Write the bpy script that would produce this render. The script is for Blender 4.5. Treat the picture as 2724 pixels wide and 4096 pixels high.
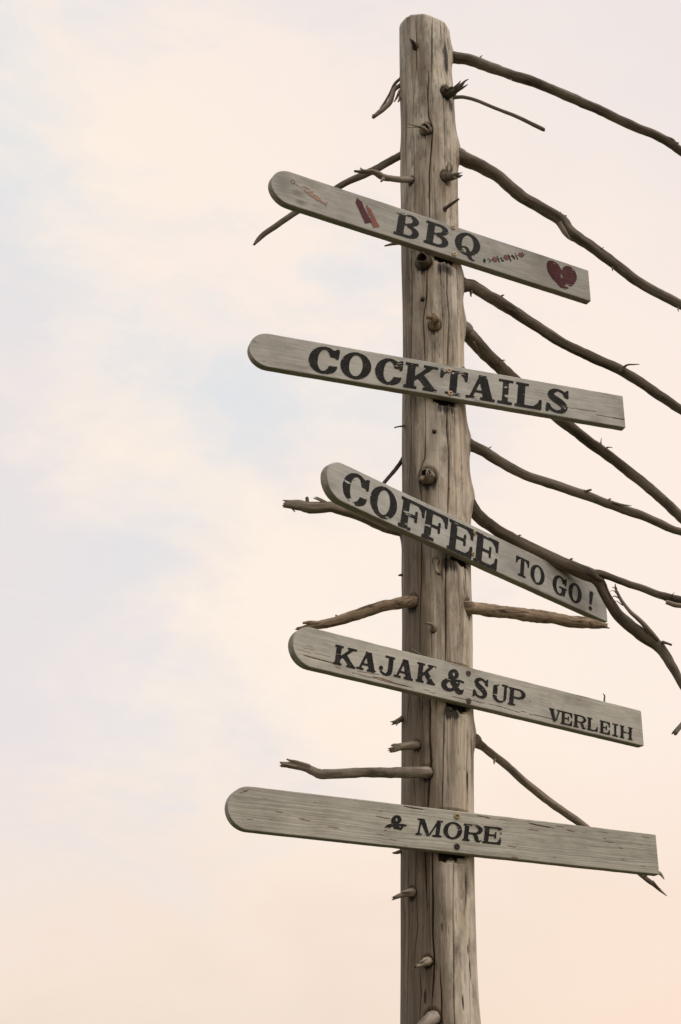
import bpy, math, random
import numpy as np

random.seed(7)
RNG = np.random.default_rng(11)
R_ = math.radians
for o in list(bpy.data.objects):
    bpy.data.objects.remove(o)
scene = bpy.context.scene
COL = scene.collection

# ------------------------------------------------------------------ camera
CAM = np.array([0.0, -5.0, 1.6])
FPX, PITCH = 6200.0, R_(25.5)
cd = bpy.data.cameras.new('camera')
cd.sensor_fit = 'VERTICAL'; cd.sensor_height = 36.0; cd.sensor_width = 36.0
cd.lens = 36.0 * FPX / 4096.0
cd.clip_start = 0.05; cd.clip_end = 20000.0
cam = bpy.data.objects.new('camera', cd); COL.objects.link(cam)
cam.location = CAM; cam.rotation_euler = (math.pi / 2 + PITCH, 0, 0)
scene.camera = cam

# ------------------------------------------------------------------ sky and sun
SUN_EL, SUN_AZ = R_(57), R_(106)          # azimuth clockwise from +Y: to the right, behind the camera
SKYN = 0.1
world = bpy.data.worlds.new('World'); scene.world = world; world.use_nodes = True


def build_world():
    nt = world.node_tree; nt.nodes.clear(); N = nt.nodes.new; L = nt.links.new
    out = N('ShaderNodeOutputWorld'); bg = N('ShaderNodeBackground'); bg.inputs[1].default_value = SKYN
    L(bg.outputs[0], out.inputs[0])
    sky = N('ShaderNodeTexSky'); sky.sky_type = 'NISHITA'; sky.sun_disc = False
    sky.sun_elevation = SUN_EL; sky.sun_rotation = SUN_AZ; sky.dust_density = 2.0
    tc = N('ShaderNodeTexCoord')

    def noise(scale, detail, rough, off, stretch=(1, 1, 1), dist=0.0):
        mp = N('ShaderNodeMapping'); mp.inputs['Location'].default_value = off; mp.inputs['Scale'].default_value = stretch
        L(tc.outputs['Generated'], mp.inputs[0])
        n = N('ShaderNodeTexNoise'); n.inputs['Scale'].default_value = scale; n.inputs['Detail'].default_value = detail
        n.inputs['Roughness'].default_value = rough; n.inputs['Distortion'].default_value = dist
        L(mp.outputs[0], n.inputs['Vector']); return n.outputs['Fac']

    def mrange(v, a, b, c=0.0, d=1.0):
        m = N('ShaderNodeMapRange'); m.interpolation_type = 'SMOOTHSTEP'
        for i, q in enumerate((a, b, c, d)): m.inputs[i + 1].default_value = q
        L(v, m.inputs[0]); return m.outputs[0]

    def mth(op, a, b):
        m = N('ShaderNodeMath'); m.operation = op
        for i, q in enumerate((a, b)):
            if isinstance(q, (int, float)): m.inputs[i].default_value = q
            else: L(q, m.inputs[i])
        return m.outputs[0]

    def mix(f, a, b):
        m = N('ShaderNodeMix'); m.data_type = 'RGBA'
        for i, q in ((0, f), (6, a), (7, b)):
            if isinstance(q, (int, float)): m.inputs[i].default_value = q
            elif isinstance(q, tuple): m.inputs[i].default_value = (*q, 1)
            else: L(q, m.inputs[i])
        return m.outputs[2]

    def k(c): return tuple(q / SKYN for q in c)
    cream, lilac, blue = (1.03, 0.90, 0.78), (0.845, 0.79, 0.79), (0.785, 0.80, 0.82)
    tan, peach, pink, glow = (0.83, 0.705, 0.595), (0.995, 0.785, 0.63), (1.02, 0.88, 0.785), (0.99, 0.815, 0.69)
    sep = N('ShaderNodeSeparateXYZ'); L(tc.outputs['Generated'], sep.inputs[0])
    z = sep.outputs[2]; x = sep.outputs[0]
    # gaps between the veils of cloud: broad shapes and finer wisps of noise, over the whole sky
    g1 = noise(2.6, 3, 0.5, (7.7, 2.2, 0.9), (1, 1, 1.5), 0.6)
    g2 = noise(7.0, 6, 0.6, (4.1, 2.2, 0.4), (1, 1, 1.9), 0.5)
    g3 = noise(19.0, 5, 0.6, (0.7, 3.1, 2.2), (1, 1, 2.2), 0.8)
    gap = mth('ADD', mth('ADD', mth('MULTIPLY', g1, 0.56), mth('MULTIPLY', g2, 0.34)), mth('MULTIPLY', g3, 0.12))
    # the left of the sky is more open than the right
    gap = mth('SUBTRACT', gap, mth('MULTIPLY', x, 0.60))
    gapf = mrange(gap, 0.475, 0.665)
    hue = noise(3.3, 2, 0.5, (7.5, 1.0, 3.0))
    cool = mix(mrange(hue, 0.36, 0.56), k(lilac), k(blue))
    warm = mix(mrange(noise(2.0, 2, 0.5, (2.0, 5.0, 1.0)), 0.38, 0.62), k(cream), k(pink))
    cloud = mix(gapf, warm, cool)
    # thin grey-lilac veil overhead
    veil = mrange(mth('ADD', mth('ADD', z, mth('MULTIPLY', x, 0.45)), mth('MULTIPLY', g2, 0.12)), 0.62, 0.86)
    cloud = mix(mth('MULTIPLY', veil, 0.8), cloud, k(lilac))
    # warm haze low over the horizon
    hz = mth('ADD', mth('ADD', z, mth('MULTIPLY', g2, 0.16)), mth('MULTIPLY', x, -0.10))
    cloud = mix(mrange(hz, 0.24, 0.42, 1.0, 0.0), cloud, k(glow))
    low = mix(mrange(mth('ADD', x, mth('MULTIPLY', g1, 0.15)), -0.10, 0.30), k(tan), k(peach))
    cloud = mix(mrange(hz, 0.12, 0.33, 1.0, 0.0), cloud, low)
    col = mix(0.96, sky.outputs[0], cloud)
    L(col, bg.inputs[0])


build_world()
sd = bpy.data.lights.new('sun', 'SUN'); sd.energy = 1.5; sd.angle = R_(28); sd.color = (1.0, 0.95, 0.88)
sun = bpy.data.objects.new('sun', sd); COL.objects.link(sun)
sun.rotation_euler = (math.pi / 2 - SUN_EL, 0, math.pi - SUN_AZ)
sun.location = (4, -4, 12)
vs = scene.view_settings
vs.view_transform = 'Standard'; vs.look = 'None'; vs.exposure = 0.0; vs.gamma = 1.0; vs.use_curve_mapping = False

# ------------------------------------------------------------------ helpers
CP, SP = math.cos(PITCH), math.sin(PITCH)


def ray(px, py):
    a = (px - 1362.0) / FPX; b = (2048.0 - py) / FPX
    return np.array([a, CP - b * SP, SP + b * CP])


def at(px, py, Y=0.0):
    """world point seen at photo pixel (px, py) that lies in the vertical plane y = Y"""
    r = ray(px, py); return CAM + r * ((Y - CAM[1]) / r[1])


def mpp(P):
    """metres per photo pixel at a world point"""
    d = np.asarray(P) - CAM; return (d[1] * CP + d[2] * SP) / FPX


TAB = RNG.random((256, 256))


def vn(x, y, s=0):
    x = np.asarray(x, float) + s * 17.31; y = np.asarray(y, float) + s * 9.73
    xi = np.floor(x).astype(int); yi = np.floor(y).astype(int); fx = x - xi; fy = y - yi
    fx = fx * fx * (3 - 2 * fx); fy = fy * fy * (3 - 2 * fy)
    g = lambda i, j: TAB[i & 255, j & 255]
    return (g(xi, yi) * (1 - fx) + g(xi + 1, yi) * fx) * (1 - fy) + (g(xi, yi + 1) * (1 - fx) + g(xi + 1, yi + 1) * fx) * fy


def fast_mesh(name, V, F, smooth=True):
    """V (n,3), F list of index tuples or an (m,4) array"""
    me = bpy.data.meshes.new(name)
    V = np.asarray(V, np.float32)
    if isinstance(F, np.ndarray):
        m, kk = F.shape; idx = F.ravel(); starts = np.arange(m) * kk; tot = np.full(m, kk)
    else:
        tot = np.array([len(f) for f in F]); starts = np.concatenate([[0], np.cumsum(tot)[:-1]]); idx = np.concatenate([np.asarray(f) for f in F])
    me.vertices.add(len(V)); me.vertices.foreach_set('co', V.ravel())
    me.loops.add(len(idx)); me.loops.foreach_set('vertex_index', idx.astype(np.int32))
    me.polygons.add(len(tot)); me.polygons.foreach_set('loop_start', starts.astype(np.int32))
    me.polygons.foreach_set('loop_total', tot.astype(np.int32))
    me.polygons.foreach_set('use_smooth', np.full(len(tot), smooth))
    me.update(calc_edges=True); me.validate(); return me


def attr(me, name, data, kind='FLOAT'):
    a = me.attributes.new(name, kind, 'POINT')
    a.data.foreach_set('vector' if kind == 'FLOAT_VECTOR' else 'value', np.asarray(data, np.float32).ravel())


def link(name, me, mat, parent=None):
    o = bpy.data.objects.new(name, me); COL.objects.link(o)
    if mat is not None and len(me.materials) == 0:
        me.materials.append(mat)
        if me.get('two'): me.materials.append(M_HOLE)
    if parent is not None: o.parent = parent
    return o


def thing(name, label, cat, loc=(0, 0, 0), rot=(0, 0, 0), group=None):
    o = bpy.data.objects.new(name, None); COL.objects.link(o)
    o.location = loc; o.rotation_euler = rot; o.empty_display_size = 0.1
    o['label'] = label; o['category'] = cat
    if group: o['group'] = group
    return o


# ------------------------------------------------------------------ materials
class NT:
    def __init__(s, name):
        s.m = bpy.data.materials.new(name); s.m.use_nodes = True; s.t = s.m.node_tree
        s.b = s.t.nodes['Principled BSDF']; s.b.inputs['Specular IOR Level'].default_value = 0.25

    def n(s, ty): return s.t.nodes.new(ty)
    def l(s, a, b): s.t.links.new(a, b)

    def setin(s, sock, q):
        if isinstance(q, (int, float)): sock.default_value = q
        elif isinstance(q, tuple): sock.default_value = (*q, 1) if len(q) == 3 and sock.type == 'RGBA' else q
        else: s.l(q, sock)

    def attr(s, name, out='Vector'):
        a = s.n('ShaderNodeAttribute'); a.attribute_name = name; return a.outputs[out]

    def obj(s): return s.n('ShaderNodeTexCoord').outputs['Object']

    def mapping(s, v, sc, loc=(0, 0, 0)):
        m = s.n('ShaderNodeMapping'); m.inputs['Scale'].default_value = sc; m.inputs['Location'].default_value = loc
        s.l(v, m.inputs[0]); return m.outputs[0]

    def noise(s, v, sc, det=4, rough=0.55, dist=0.0):
        n = s.n('ShaderNodeTexNoise'); s.l(v, n.inputs['Vector']); n.inputs['Scale'].default_value = sc
        n.inputs['Detail'].default_value = det; n.inputs['Roughness'].default_value = rough; n.inputs['Distortion'].default_value = dist
        return n.outputs['Fac']

    def rng(s, v, a, b, c=0.0, d=1.0):
        m = s.n('ShaderNodeMapRange'); s.l(v, m.inputs[0])
        for i, q in enumerate((a, b, c, d)): m.inputs[i + 1].default_value = q
        return m.outputs[0]

    def math(s, op, a, b=0.0):
        m = s.n('ShaderNodeMath'); m.operation = op; s.setin(m.inputs[0], a); s.setin(m.inputs[1], b); return m.outputs[0]

    def mix(s, f, a, b):
        m = s.n('ShaderNodeMix'); m.data_type = 'RGBA'
        s.setin(m.inputs[0], f); s.setin(m.inputs[6], a); s.setin(m.inputs[7], b); return m.outputs[2]

    def bump(s, h, strength, dist, prev=None):
        b = s.n('ShaderNodeBump'); b.inputs['Strength'].default_value = strength; b.inputs['Distance'].default_value = dist
        s.l(h, b.inputs['Height'])
        if prev is not None: s.l(prev, b.inputs['Normal'])
        return b.outputs[0]

    def done(s, col, rough=0.7, nrm=None):
        s.setin(s.b.inputs['Base Color'], col); s.setin(s.b.inputs['Roughness'], rough)
        if nrm is not None: s.l(nrm, s.b.inputs['Normal'])
        return s.m


def wood_mat(name, dark, pale, grey, fleck=0.5, greyamt=0.6, fine=1.0, brown=None):
    """weathered bare wood; 'grain' runs (around x, around y, along) in metres"""
    t = NT(name); g = t.attr('grain')
    g1 = t.mapping(g, (1, 1, 0.05))
    base = t.noise(g1, 42 * fine, 5, 0.6)
    broad = t.noise(t.mapping(g, (1, 1, 0.35)), 7, 4, 0.6, 0.4)
    c = t.mix(t.rng(base, 0.33, 0.68), dark, pale)
    c = t.mix(t.math('MULTIPLY', t.rng(broad, 0.42, 0.62), greyamt), c, grey)
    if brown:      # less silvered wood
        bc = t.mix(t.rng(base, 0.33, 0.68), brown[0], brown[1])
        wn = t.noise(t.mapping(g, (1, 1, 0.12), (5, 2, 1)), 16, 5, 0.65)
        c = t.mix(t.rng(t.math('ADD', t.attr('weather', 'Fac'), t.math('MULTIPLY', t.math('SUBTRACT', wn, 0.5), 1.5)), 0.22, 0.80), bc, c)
    # grime mottling
    mot = t.noise(t.mapping(g, (1, 1, 0.3)), 20, 7, 0.72)
    c = t.mix(t.rng(mot, 0.47, 0.66, 0, 0.82), c, tuple(q * 0.42 for q in dark))
    # fine dark flecks along the grain
    fl = t.noise(t.mapping(g, (1, 1, 0.10)), 150, 3, 0.6)
    where = t.rng(t.noise(t.mapping(g, (1, 1, 0.25), (3, 1, 2)), 11, 3), 0.45, 0.62)
    fm = t.math('MULTIPLY', t.rng(fl, 0.62, 0.70), t.math('MULTIPLY', where, fleck))
    c = t.mix(fm, c, (0.045, 0.036, 0.028))
    # shaped black weather stains, plus shade painted under boards and at stub roots
    st = t.attr('stain_shade', 'Fac')
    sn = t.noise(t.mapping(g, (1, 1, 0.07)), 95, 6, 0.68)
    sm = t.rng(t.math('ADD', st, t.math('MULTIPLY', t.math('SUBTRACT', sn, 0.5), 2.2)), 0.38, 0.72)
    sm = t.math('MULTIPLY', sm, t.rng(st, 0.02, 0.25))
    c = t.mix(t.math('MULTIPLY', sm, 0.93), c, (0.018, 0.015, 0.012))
    b1 = t.bump(base, 0.7, 0.003)
    b2 = t.bump(fl, 0.35, 0.0012, b1)
    return t.done(c, 0.72, b2)


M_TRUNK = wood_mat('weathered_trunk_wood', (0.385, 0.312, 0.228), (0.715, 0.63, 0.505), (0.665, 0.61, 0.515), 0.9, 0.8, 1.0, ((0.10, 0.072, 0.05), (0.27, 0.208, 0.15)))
M_BRANCH = wood_mat('weathered_branch_wood', (0.066, 0.049, 0.033), (0.235, 0.184, 0.132), (0.25, 0.217, 0.175), 1.0, 0.6, 1.9)
M_STUB = wood_mat('pale_branch_wood', (0.12, 0.089, 0.062), (0.37, 0.30, 0.225), (0.37, 0.33, 0.275), 1.0, 0.5, 1.9)
M_ROT = wood_mat('dark_splintered_wood', (0.05, 0.037, 0.027), (0.15, 0.112, 0.08), (0.11, 0.095, 0.08), 0.5, 0.5, 1.8)


M_HOLE = wood_mat('shaded_rotten_hollow', (0.012, 0.009, 0.007), (0.045, 0.034, 0.025), (0.03, 0.026, 0.021), 0.5, 0.5, 1.8)  # rotten wood, coloured near-black to give the shade inside the hollow


def bark_mat():
    t = NT('flaky_bark'); g = t.attr('grain')
    n = t.noise(t.mapping(g, (1, 1, 0.22)), 60, 6, 0.7, 1.2)
    c = t.mix(t.rng(n, 0.35, 0.65), (0.17, 0.115, 0.072), (0.46, 0.35, 0.24))
    c = t.mix(t.rng(n, 0.36, 0.44, 0.85, 0), c, (0.035, 0.027, 0.02))
    return t.done(c, 0.8, t.bump(n, 0.9, 0.006))


M_BARK = bark_mat()


def board_mat(name, seed, paint, relief, chips, lines):
    """old grey-green paint on a plank; object x along, z up"""
    t = NT(name); o = t.obj(); off = (seed * 3.7, seed * 1.3, seed * 2.1)
    wav = t.noise(t.mapping(o, (3.2, 3, 9), off), 1.0, 3, 0.5)
    cx = t.n('ShaderNodeCombineXYZ'); sp = t.n('ShaderNodeSeparateXYZ'); t.l(t.mapping(o, (1, 1, 1), off), sp.inputs[0])
    t.l(sp.outputs[0], cx.inputs[0]); t.l(sp.outputs[1], cx.inputs[1])
    t.l(t.math('ADD', sp.outputs[2], t.math('MULTIPLY', wav, 0.035)), cx.inputs[2])
    w = cx.outputs[0]
    grain = t.noise(t.mapping(w, (1.3, 20, 125)), 1.0, 4, 0.6)
    fine = t.noise(t.mapping(w, (9, 60, 420)), 1.0, 4, 0.6)
    mott = t.noise(t.mapping(o, (5, 5, 13), off), 1.0, 5, 0.65)
    c = t.mix(t.rng(mott, 0.32, 0.68), tuple(q * 0.78 for q in paint), tuple(min(1, q * 1.14) for q in paint))
    c = t.mix(t.rng(grain, 0.55, 0.75, 0, lines), c, tuple(q * 0.45 for q in paint))
    c = t.mix(t.rng(fine, 0.5, 0.72, 0, 0.28), c, tuple(q * 0.5 for q in paint))
    # thin smears of grime
    gr = t.noise(t.mapping(o, (7, 7, 16), (off[1], off[0], 5)), 1.0, 6, 0.7)
    c = t.mix(t.rng(gr, 0.48, 0.76, 0, 0.62), c, (0.185, 0.165, 0.13))
    # worn edges and end grain
    ed = t.attr('edge', 'Fac')
    en = t.noise(t.mapping(o, (14, 40, 40), off), 1.0, 5, 0.65)
    ec = t.mix(t.rng(en, 0.35, 0.65), (0.20, 0.175, 0.12), (0.40, 0.37, 0.285))
    c = t.mix(t.rng(t.math('ADD', ed, t.math('MULTIPLY', t.math('SUBTRACT', en, 0.5), 0.9)), 0.42, 0.75), c, ec)
    # chips down to brown wood
    ch = t.noise(t.mapping(w, (24, 24, 210), (2, 2, 7)), 1.0, 1, 0.4)
    c = t.mix(t.rng(ch, chips, chips + 0.02), c, (0.07, 0.042, 0.026))
    ba = t.attr('bare', 'Fac')
    bn = t.noise(t.mapping(w, (30, 30, 260)), 1.0, 3, 0.6)
    bm = t.rng(t.math('ADD', ba, t.math('MULTIPLY', t.math('SUBTRACT', bn, 0.5), 0.7)), 0.5, 0.58)
    c = t.mix(bm, c, t.mix(t.rng(bn, 0.4, 0.6), (0.085, 0.045, 0.026), (0.27, 0.15, 0.085)))
    di = t.attr('dirt', 'Fac')
    dm = t.rng(t.math('ADD', di, t.math('MULTIPLY', t.math('SUBTRACT', mott, 0.5), 1.5)), 0.3, 1.1, 0, 0.75)
    c = t.mix(dm, c, (0.13, 0.12, 0.10))
    nb = t.bump(grain, relief, 0.004)
    nb = t.bump(fine, 0.25, 0.0012, nb)
    nb = t.bump(t.math('SUBTRACT', 1.0, bm), 0.6, 0.0015, nb)
    return t.done(c, 0.62, nb)


def paint_mat(name, col, spec=0.2):
    t = NT(name); o = t.obj(); t.b.inputs['Specular IOR Level'].default_value = 0.08
    n = t.noise(t.mapping(o, (30, 60, 170)), 1.0, 5, 0.7)
    f = t.noise(t.mapping(o, (90, 60, 420)), 1.0, 3, 0.6)
    c = t.mix(t.rng(n, 0.35, 0.8), col, tuple(q * 1.25 + 0.006 for q in col))
    big = t.noise(t.mapping(o, (16, 20, 40)), 1.0, 4, 0.6)
    c = t.mix(t.math('MULTIPLY', t.rng(f, 0.50, 0.74), t.rng(big, 0.42, 0.68, 0.06, 0.55)), c, (0.27, 0.26, 0.225))
    return t.done(c, 0.6, t.bump(f, 0.3, 0.001))


M_INK = paint_mat('worn_black_paint', (0.014, 0.013, 0.013))
M_HEART = paint_mat('worn_dark_red_paint', (0.088, 0.024, 0.028))
M_FAINT = paint_mat('faded_grey_paint', (0.15, 0.13, 0.11))
M_TOMATO = paint_mat('faded_dull_red_paint', (0.20, 0.075, 0.075))
M_RED = paint_mat('faded_brick_red_paint', (0.26, 0.10, 0.075))
M_PINK = paint_mat('faded_salmon_paint', (0.38, 0.235, 0.19))


def metal_mat(name, col, rough=0.45, met=0.75):
    t = NT(name); n = t.noise(t.obj(), 260, 4, 0.6)
    t.b.inputs['Metallic'].default_value = met
    return t.done(t.mix(t.rng(n, 0.35, 0.7), col, tuple(q * 0.55 for q in col)), rough)


M_COPPER = metal_mat('copper_screw', (0.74, 0.50, 0.34), 0.5, 0.0)
M_BRASS = metal_mat('brass_screw', (0.74, 0.64, 0.32), 0.5, 0.0)
M_OLDBRASS = metal_mat('tarnished_brass_screw', (0.46, 0.34, 0.17), 0.5, 0.0)
M_RUST = metal_mat('rusty_screw', (0.16, 0.105, 0.075), 0.6, 0.3)
M_BLACKM = metal_mat('blackened_screw', (0.05, 0.045, 0.04), 0.55, 0.3)
M_SOCKET = metal_mat('screw_socket', (0.05, 0.035, 0.022), 0.7, 0.2)


def ground_mat():
    t = NT('sandy_grass'); o = t.obj()
    a = t.noise(o, 0.35, 6, 0.6); b = t.noise(o, 9, 6, 0.7)
    c = t.mix(t.rng(a, 0.42, 0.6), (0.045, 0.055, 0.022), (0.10, 0.09, 0.055))
    c = t.mix(t.rng(b, 0.4, 0.7, 0, 0.5), c, (0.035, 0.04, 0.018))
    return t.done(c, 0.9, t.bump(b, 0.6, 0.03))


# ------------------------------------------------------------------ ground
def disc(r, n=96):
    V = [(0, 0, 0)] + [(r * math.cos(2 * math.pi * i / n), r * math.sin(2 * math.pi * i / n), 0) for i in range(n)]
    return fast_mesh('ground', V, [(0, 1 + i, 1 + (i + 1) % n) for i in range(n)], False)


gr = link('ground', disc(6000), ground_mat()); gr['kind'] = 'structure'

# ------------------------------------------------------------------ trunk profile from the photo
SIL = [(60, 1600, 1793), (250, 1600, 1801), (400, 1602, 1814), (510, 1606, 1819), (690, 1604, 1828), (800, 1607, 1830),
       (1060, 1609, 1837), (1200, 1613, 1849), (1400, 1615, 1855), (1620, 1612, 1860), (1800, 1610, 1873), (2000, 1611, 1880),
       (2300, 1607, 1882), (2500, 1610, 1890), (2800, 1607, 1893), (3100, 1607, 1895), (3500, 1603, 1898), (3700, 1604, 1903),
       (3900, 1604, 1910), (4050, 1603, 1918), (4096, 1603, 1925)]
_z, _c, _r = [], [], []
for y, l, r in SIL:
    a, b = at(l, y), at(r, y); _z.append(a[2]); _c.append((a[0] + b[0]) / 2); _r.append((b[0] - a[0]) / 2)
_z = _z[::-1]; _c = _c[::-1]; _r = _r[::-1]
zg = np.array([0.0, 0.25, 0.7, 1.3] + _z); cg = np.array([0.300, 0.300, 0.301, 0.304] + _c)
rg = np.array([0.215, 0.175, 0.152, 0.142] + _r)
_zz = np.linspace(zg[0], zg[-1], 1600); _k = np.hanning(41); _k /= _k.sum()
_cc = np.convolve(np.pad(np.interp(_zz, zg, cg), 20, 'edge'), _k, 'valid')
_rr = np.convolve(np.pad(np.interp(_zz, zg, rg), 20, 'edge'), _k, 'valid')
CX = lambda z: np.interp(z, _zz, _cc)
RR = lambda z: np.interp(z, _zz, _rr)


def surf(px, py, out=0.0):
    """(point, phi, z) where the ray through a photo pixel meets the trunk; phi 0 faces the camera, +90 deg is right"""
    r = ray(px, py); z = float(at(px, py, -0.1)[2])
    for _ in range(8):
        c, R = float(CX(z)), float(RR(z)) + out
        dx, dy = r[0], r[1]; ox, oy = CAM[0] - c, CAM[1]
        A = dx * dx + dy * dy; B = ox * dx + oy * dy; C = ox * ox + oy * oy - R * R
        D = B * B - A * C
        if D < 0:
            t = -B / A
        else:
            t = (-B - math.sqrt(D)) / A
        P = CAM + r * t; z = P[2]
    return P, math.atan2(P[0] - c, -P[1]), z


# boards: name -> (axis z of top edge, yaw, roll, height, u left, u right)
BOARD_T = 0.030
BOARDS = {
    'bbq': dict(zt=5.1588, yaw=28.18, roll=-0.04, h=0.1482, uL=-0.7456, uR=0.667),
    'cocktails': dict(zt=4.5215, yaw=18.73, roll=-0.16, h=0.1368, uL=-0.7466, uR=0.7172),
    'coffee': dict(zt=3.9014, yaw=45.93, roll=0.10, h=0.1394, uL=-0.6911, uR=0.8327),
    'kajak': dict(zt=3.3642, yaw=34.83, roll=0.14, h=0.1327, uL=-0.6735, uR=0.8266),
    'more': dict(zt=2.8698, yaw=23.53, roll=0.19, h=0.1356, uL=-0.7708, uR=0.7551),
}
for n, b in BOARDS.items():
    zc = b['zt'] - b['h'] / 2
    b['q'] = {'bbq': .1092, 'cocktails': .1140, 'coffee': .1201, 'kajak': .1204, 'more': .1179}[n] + 0.016
    b['cx'] = {'bbq': .3491, 'cocktails': .3476, 'coffee': .3400, 'kajak': .3289, 'more': .3164}[n]
    y = R_(b['yaw'])
    b['loc'] = (b['cx'] + math.sin(y) * b['q'], -math.cos(y) * b['q'], b['zt'])

CRACKS = [  # photo polylines of drying cracks, width in photo pixels
    ([(1729, 60), (1728, 214), (1727, 318)], 5), ([(1715, 300), (1710, 388), (1716, 474), (1731, 515), (1726, 577), (1717, 699), (1717, 754), (1719, 900)], 5),
    ([(1614, 70), (1622, 306), (1623, 510), (1622, 699)], 3), ([(1664, 55), (1665, 200), (1664, 286), (1650, 459), (1651, 561), (1658, 663), (1655, 880)], 3),
    ([(1775, 383), (1780, 561), (1779, 699)], 3.5), ([(1785, 120), (1792, 200)], 3),
    ([(1645, 1000), (1647, 1178), (1645, 1305), (1642, 1450)], 4.5), ([(1708, 1060), (1705, 1193), (1692, 1280), (1697, 1353), (1700, 1470)], 4),
    ([(1789, 1020), (1787, 1178), (1796, 1273), (1793, 1353), (1789, 1490)], 5), ([(1829, 1040), (1831, 1273), (1829, 1400)], 3.5),
    ([(1644, 1560), (1644, 1688), (1646, 1720), (1643, 1865), (1632, 1990)], 4), ([(1700, 1570), (1702, 1705), (1700, 1837), (1676, 1908), (1690, 2040)], 3.5),
    ([(1787, 1600), (1788, 1700), (1796, 1810), (1794, 1974), (1789, 2080)], 5.5), ([(1842, 1600), (1846, 1760), (1852, 2050)], 3),
    ([(1687, 2150), (1686, 2330), (1681, 2464), (1679, 2640)], 4), ([(1786, 2210), (1782, 2400), (1783, 2660)], 5), ([(1857, 2260), (1857, 2400)], 3.5),
    ([(1725, 2525), (1726, 2650)], 3), ([(1720, 2780), (1719, 2948), (1725, 3044), (1717, 3117), (1708, 3250)], 6),
    ([(1641, 2760), (1627, 2920), (1622, 3050)], 3), ([(1776, 2850), (1773, 3061), (1767, 3250)], 3.5), ([(1650, 3060), (1655, 3117), (1664, 3250)], 3),
    ([(1730, 3390), (1730, 3591), (1730, 3744), (1737, 3821), (1733, 3917), (1728, 4010)], 6), ([(1816, 3400), (1814, 3668), (1816, 3897), (1818, 4120)], 4),
    ([(1702, 3390), (1702, 3496), (1708, 3630)], 4), ([(1664, 3400), (1662, 3540), (1670, 3706), (1659, 3821)], 3.5),
    ([(1636, 3500), (1636, 3744), (1626, 4120)], 4), ([(1680, 3882), (1684, 3974), (1676, 4120)], 4), ([(1762, 3897), (1768, 4050), (1766, 4140)], 4.5),
    ([(1879, 3700), (1881, 4110)], 3), ([(1612, 3800), (1611, 4110)], 3), ([(1690, 2880), (1694, 2990)], 2.5),
    ([(1864, 3500), (1866, 3560), (1863, 3620)], 7), ([(1868, 2960), (1866, 3080), (1868, 3200)], 4),
]
STAINS_SHADE = [  # photo x, y, half width, half height, strength; wide ones under boards also paint in shade
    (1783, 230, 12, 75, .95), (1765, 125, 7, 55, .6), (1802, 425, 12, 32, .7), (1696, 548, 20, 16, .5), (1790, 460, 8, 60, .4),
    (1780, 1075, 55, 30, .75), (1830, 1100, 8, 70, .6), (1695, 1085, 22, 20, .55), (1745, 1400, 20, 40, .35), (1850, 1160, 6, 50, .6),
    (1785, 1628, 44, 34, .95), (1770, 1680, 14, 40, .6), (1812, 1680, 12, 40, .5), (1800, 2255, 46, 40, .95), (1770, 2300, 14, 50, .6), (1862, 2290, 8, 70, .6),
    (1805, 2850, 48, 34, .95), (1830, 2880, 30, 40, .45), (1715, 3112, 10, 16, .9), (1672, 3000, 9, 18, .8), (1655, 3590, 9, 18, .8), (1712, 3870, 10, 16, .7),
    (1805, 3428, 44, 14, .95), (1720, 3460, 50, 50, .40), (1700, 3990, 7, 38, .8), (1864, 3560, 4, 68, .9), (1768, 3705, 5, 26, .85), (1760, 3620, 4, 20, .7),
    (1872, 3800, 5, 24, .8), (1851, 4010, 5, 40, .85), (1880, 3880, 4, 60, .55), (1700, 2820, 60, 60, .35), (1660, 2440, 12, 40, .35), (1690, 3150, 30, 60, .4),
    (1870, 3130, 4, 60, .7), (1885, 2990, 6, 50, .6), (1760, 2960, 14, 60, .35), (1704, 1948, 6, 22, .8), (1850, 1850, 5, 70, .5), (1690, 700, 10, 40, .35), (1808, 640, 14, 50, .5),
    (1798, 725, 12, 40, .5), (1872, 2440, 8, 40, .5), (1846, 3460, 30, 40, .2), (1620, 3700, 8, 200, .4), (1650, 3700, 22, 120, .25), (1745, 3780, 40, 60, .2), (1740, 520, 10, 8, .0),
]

# branches: kind, photo polyline (x, y, depth Y, width px); collar strength c
BR = []


def add(kind, pts, end='jag', mat=None, collar=0.9, sub=(), front=False, rough=1.0, part='branch', label=None, jl=1.0):
    BR.append(dict(kind=kind, pts=pts, end=end, mat=mat or M_BRANCH, collar=collar, sub=list(sub), front=front, rough=rough, part=part, label=label, jl=jl))


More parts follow.
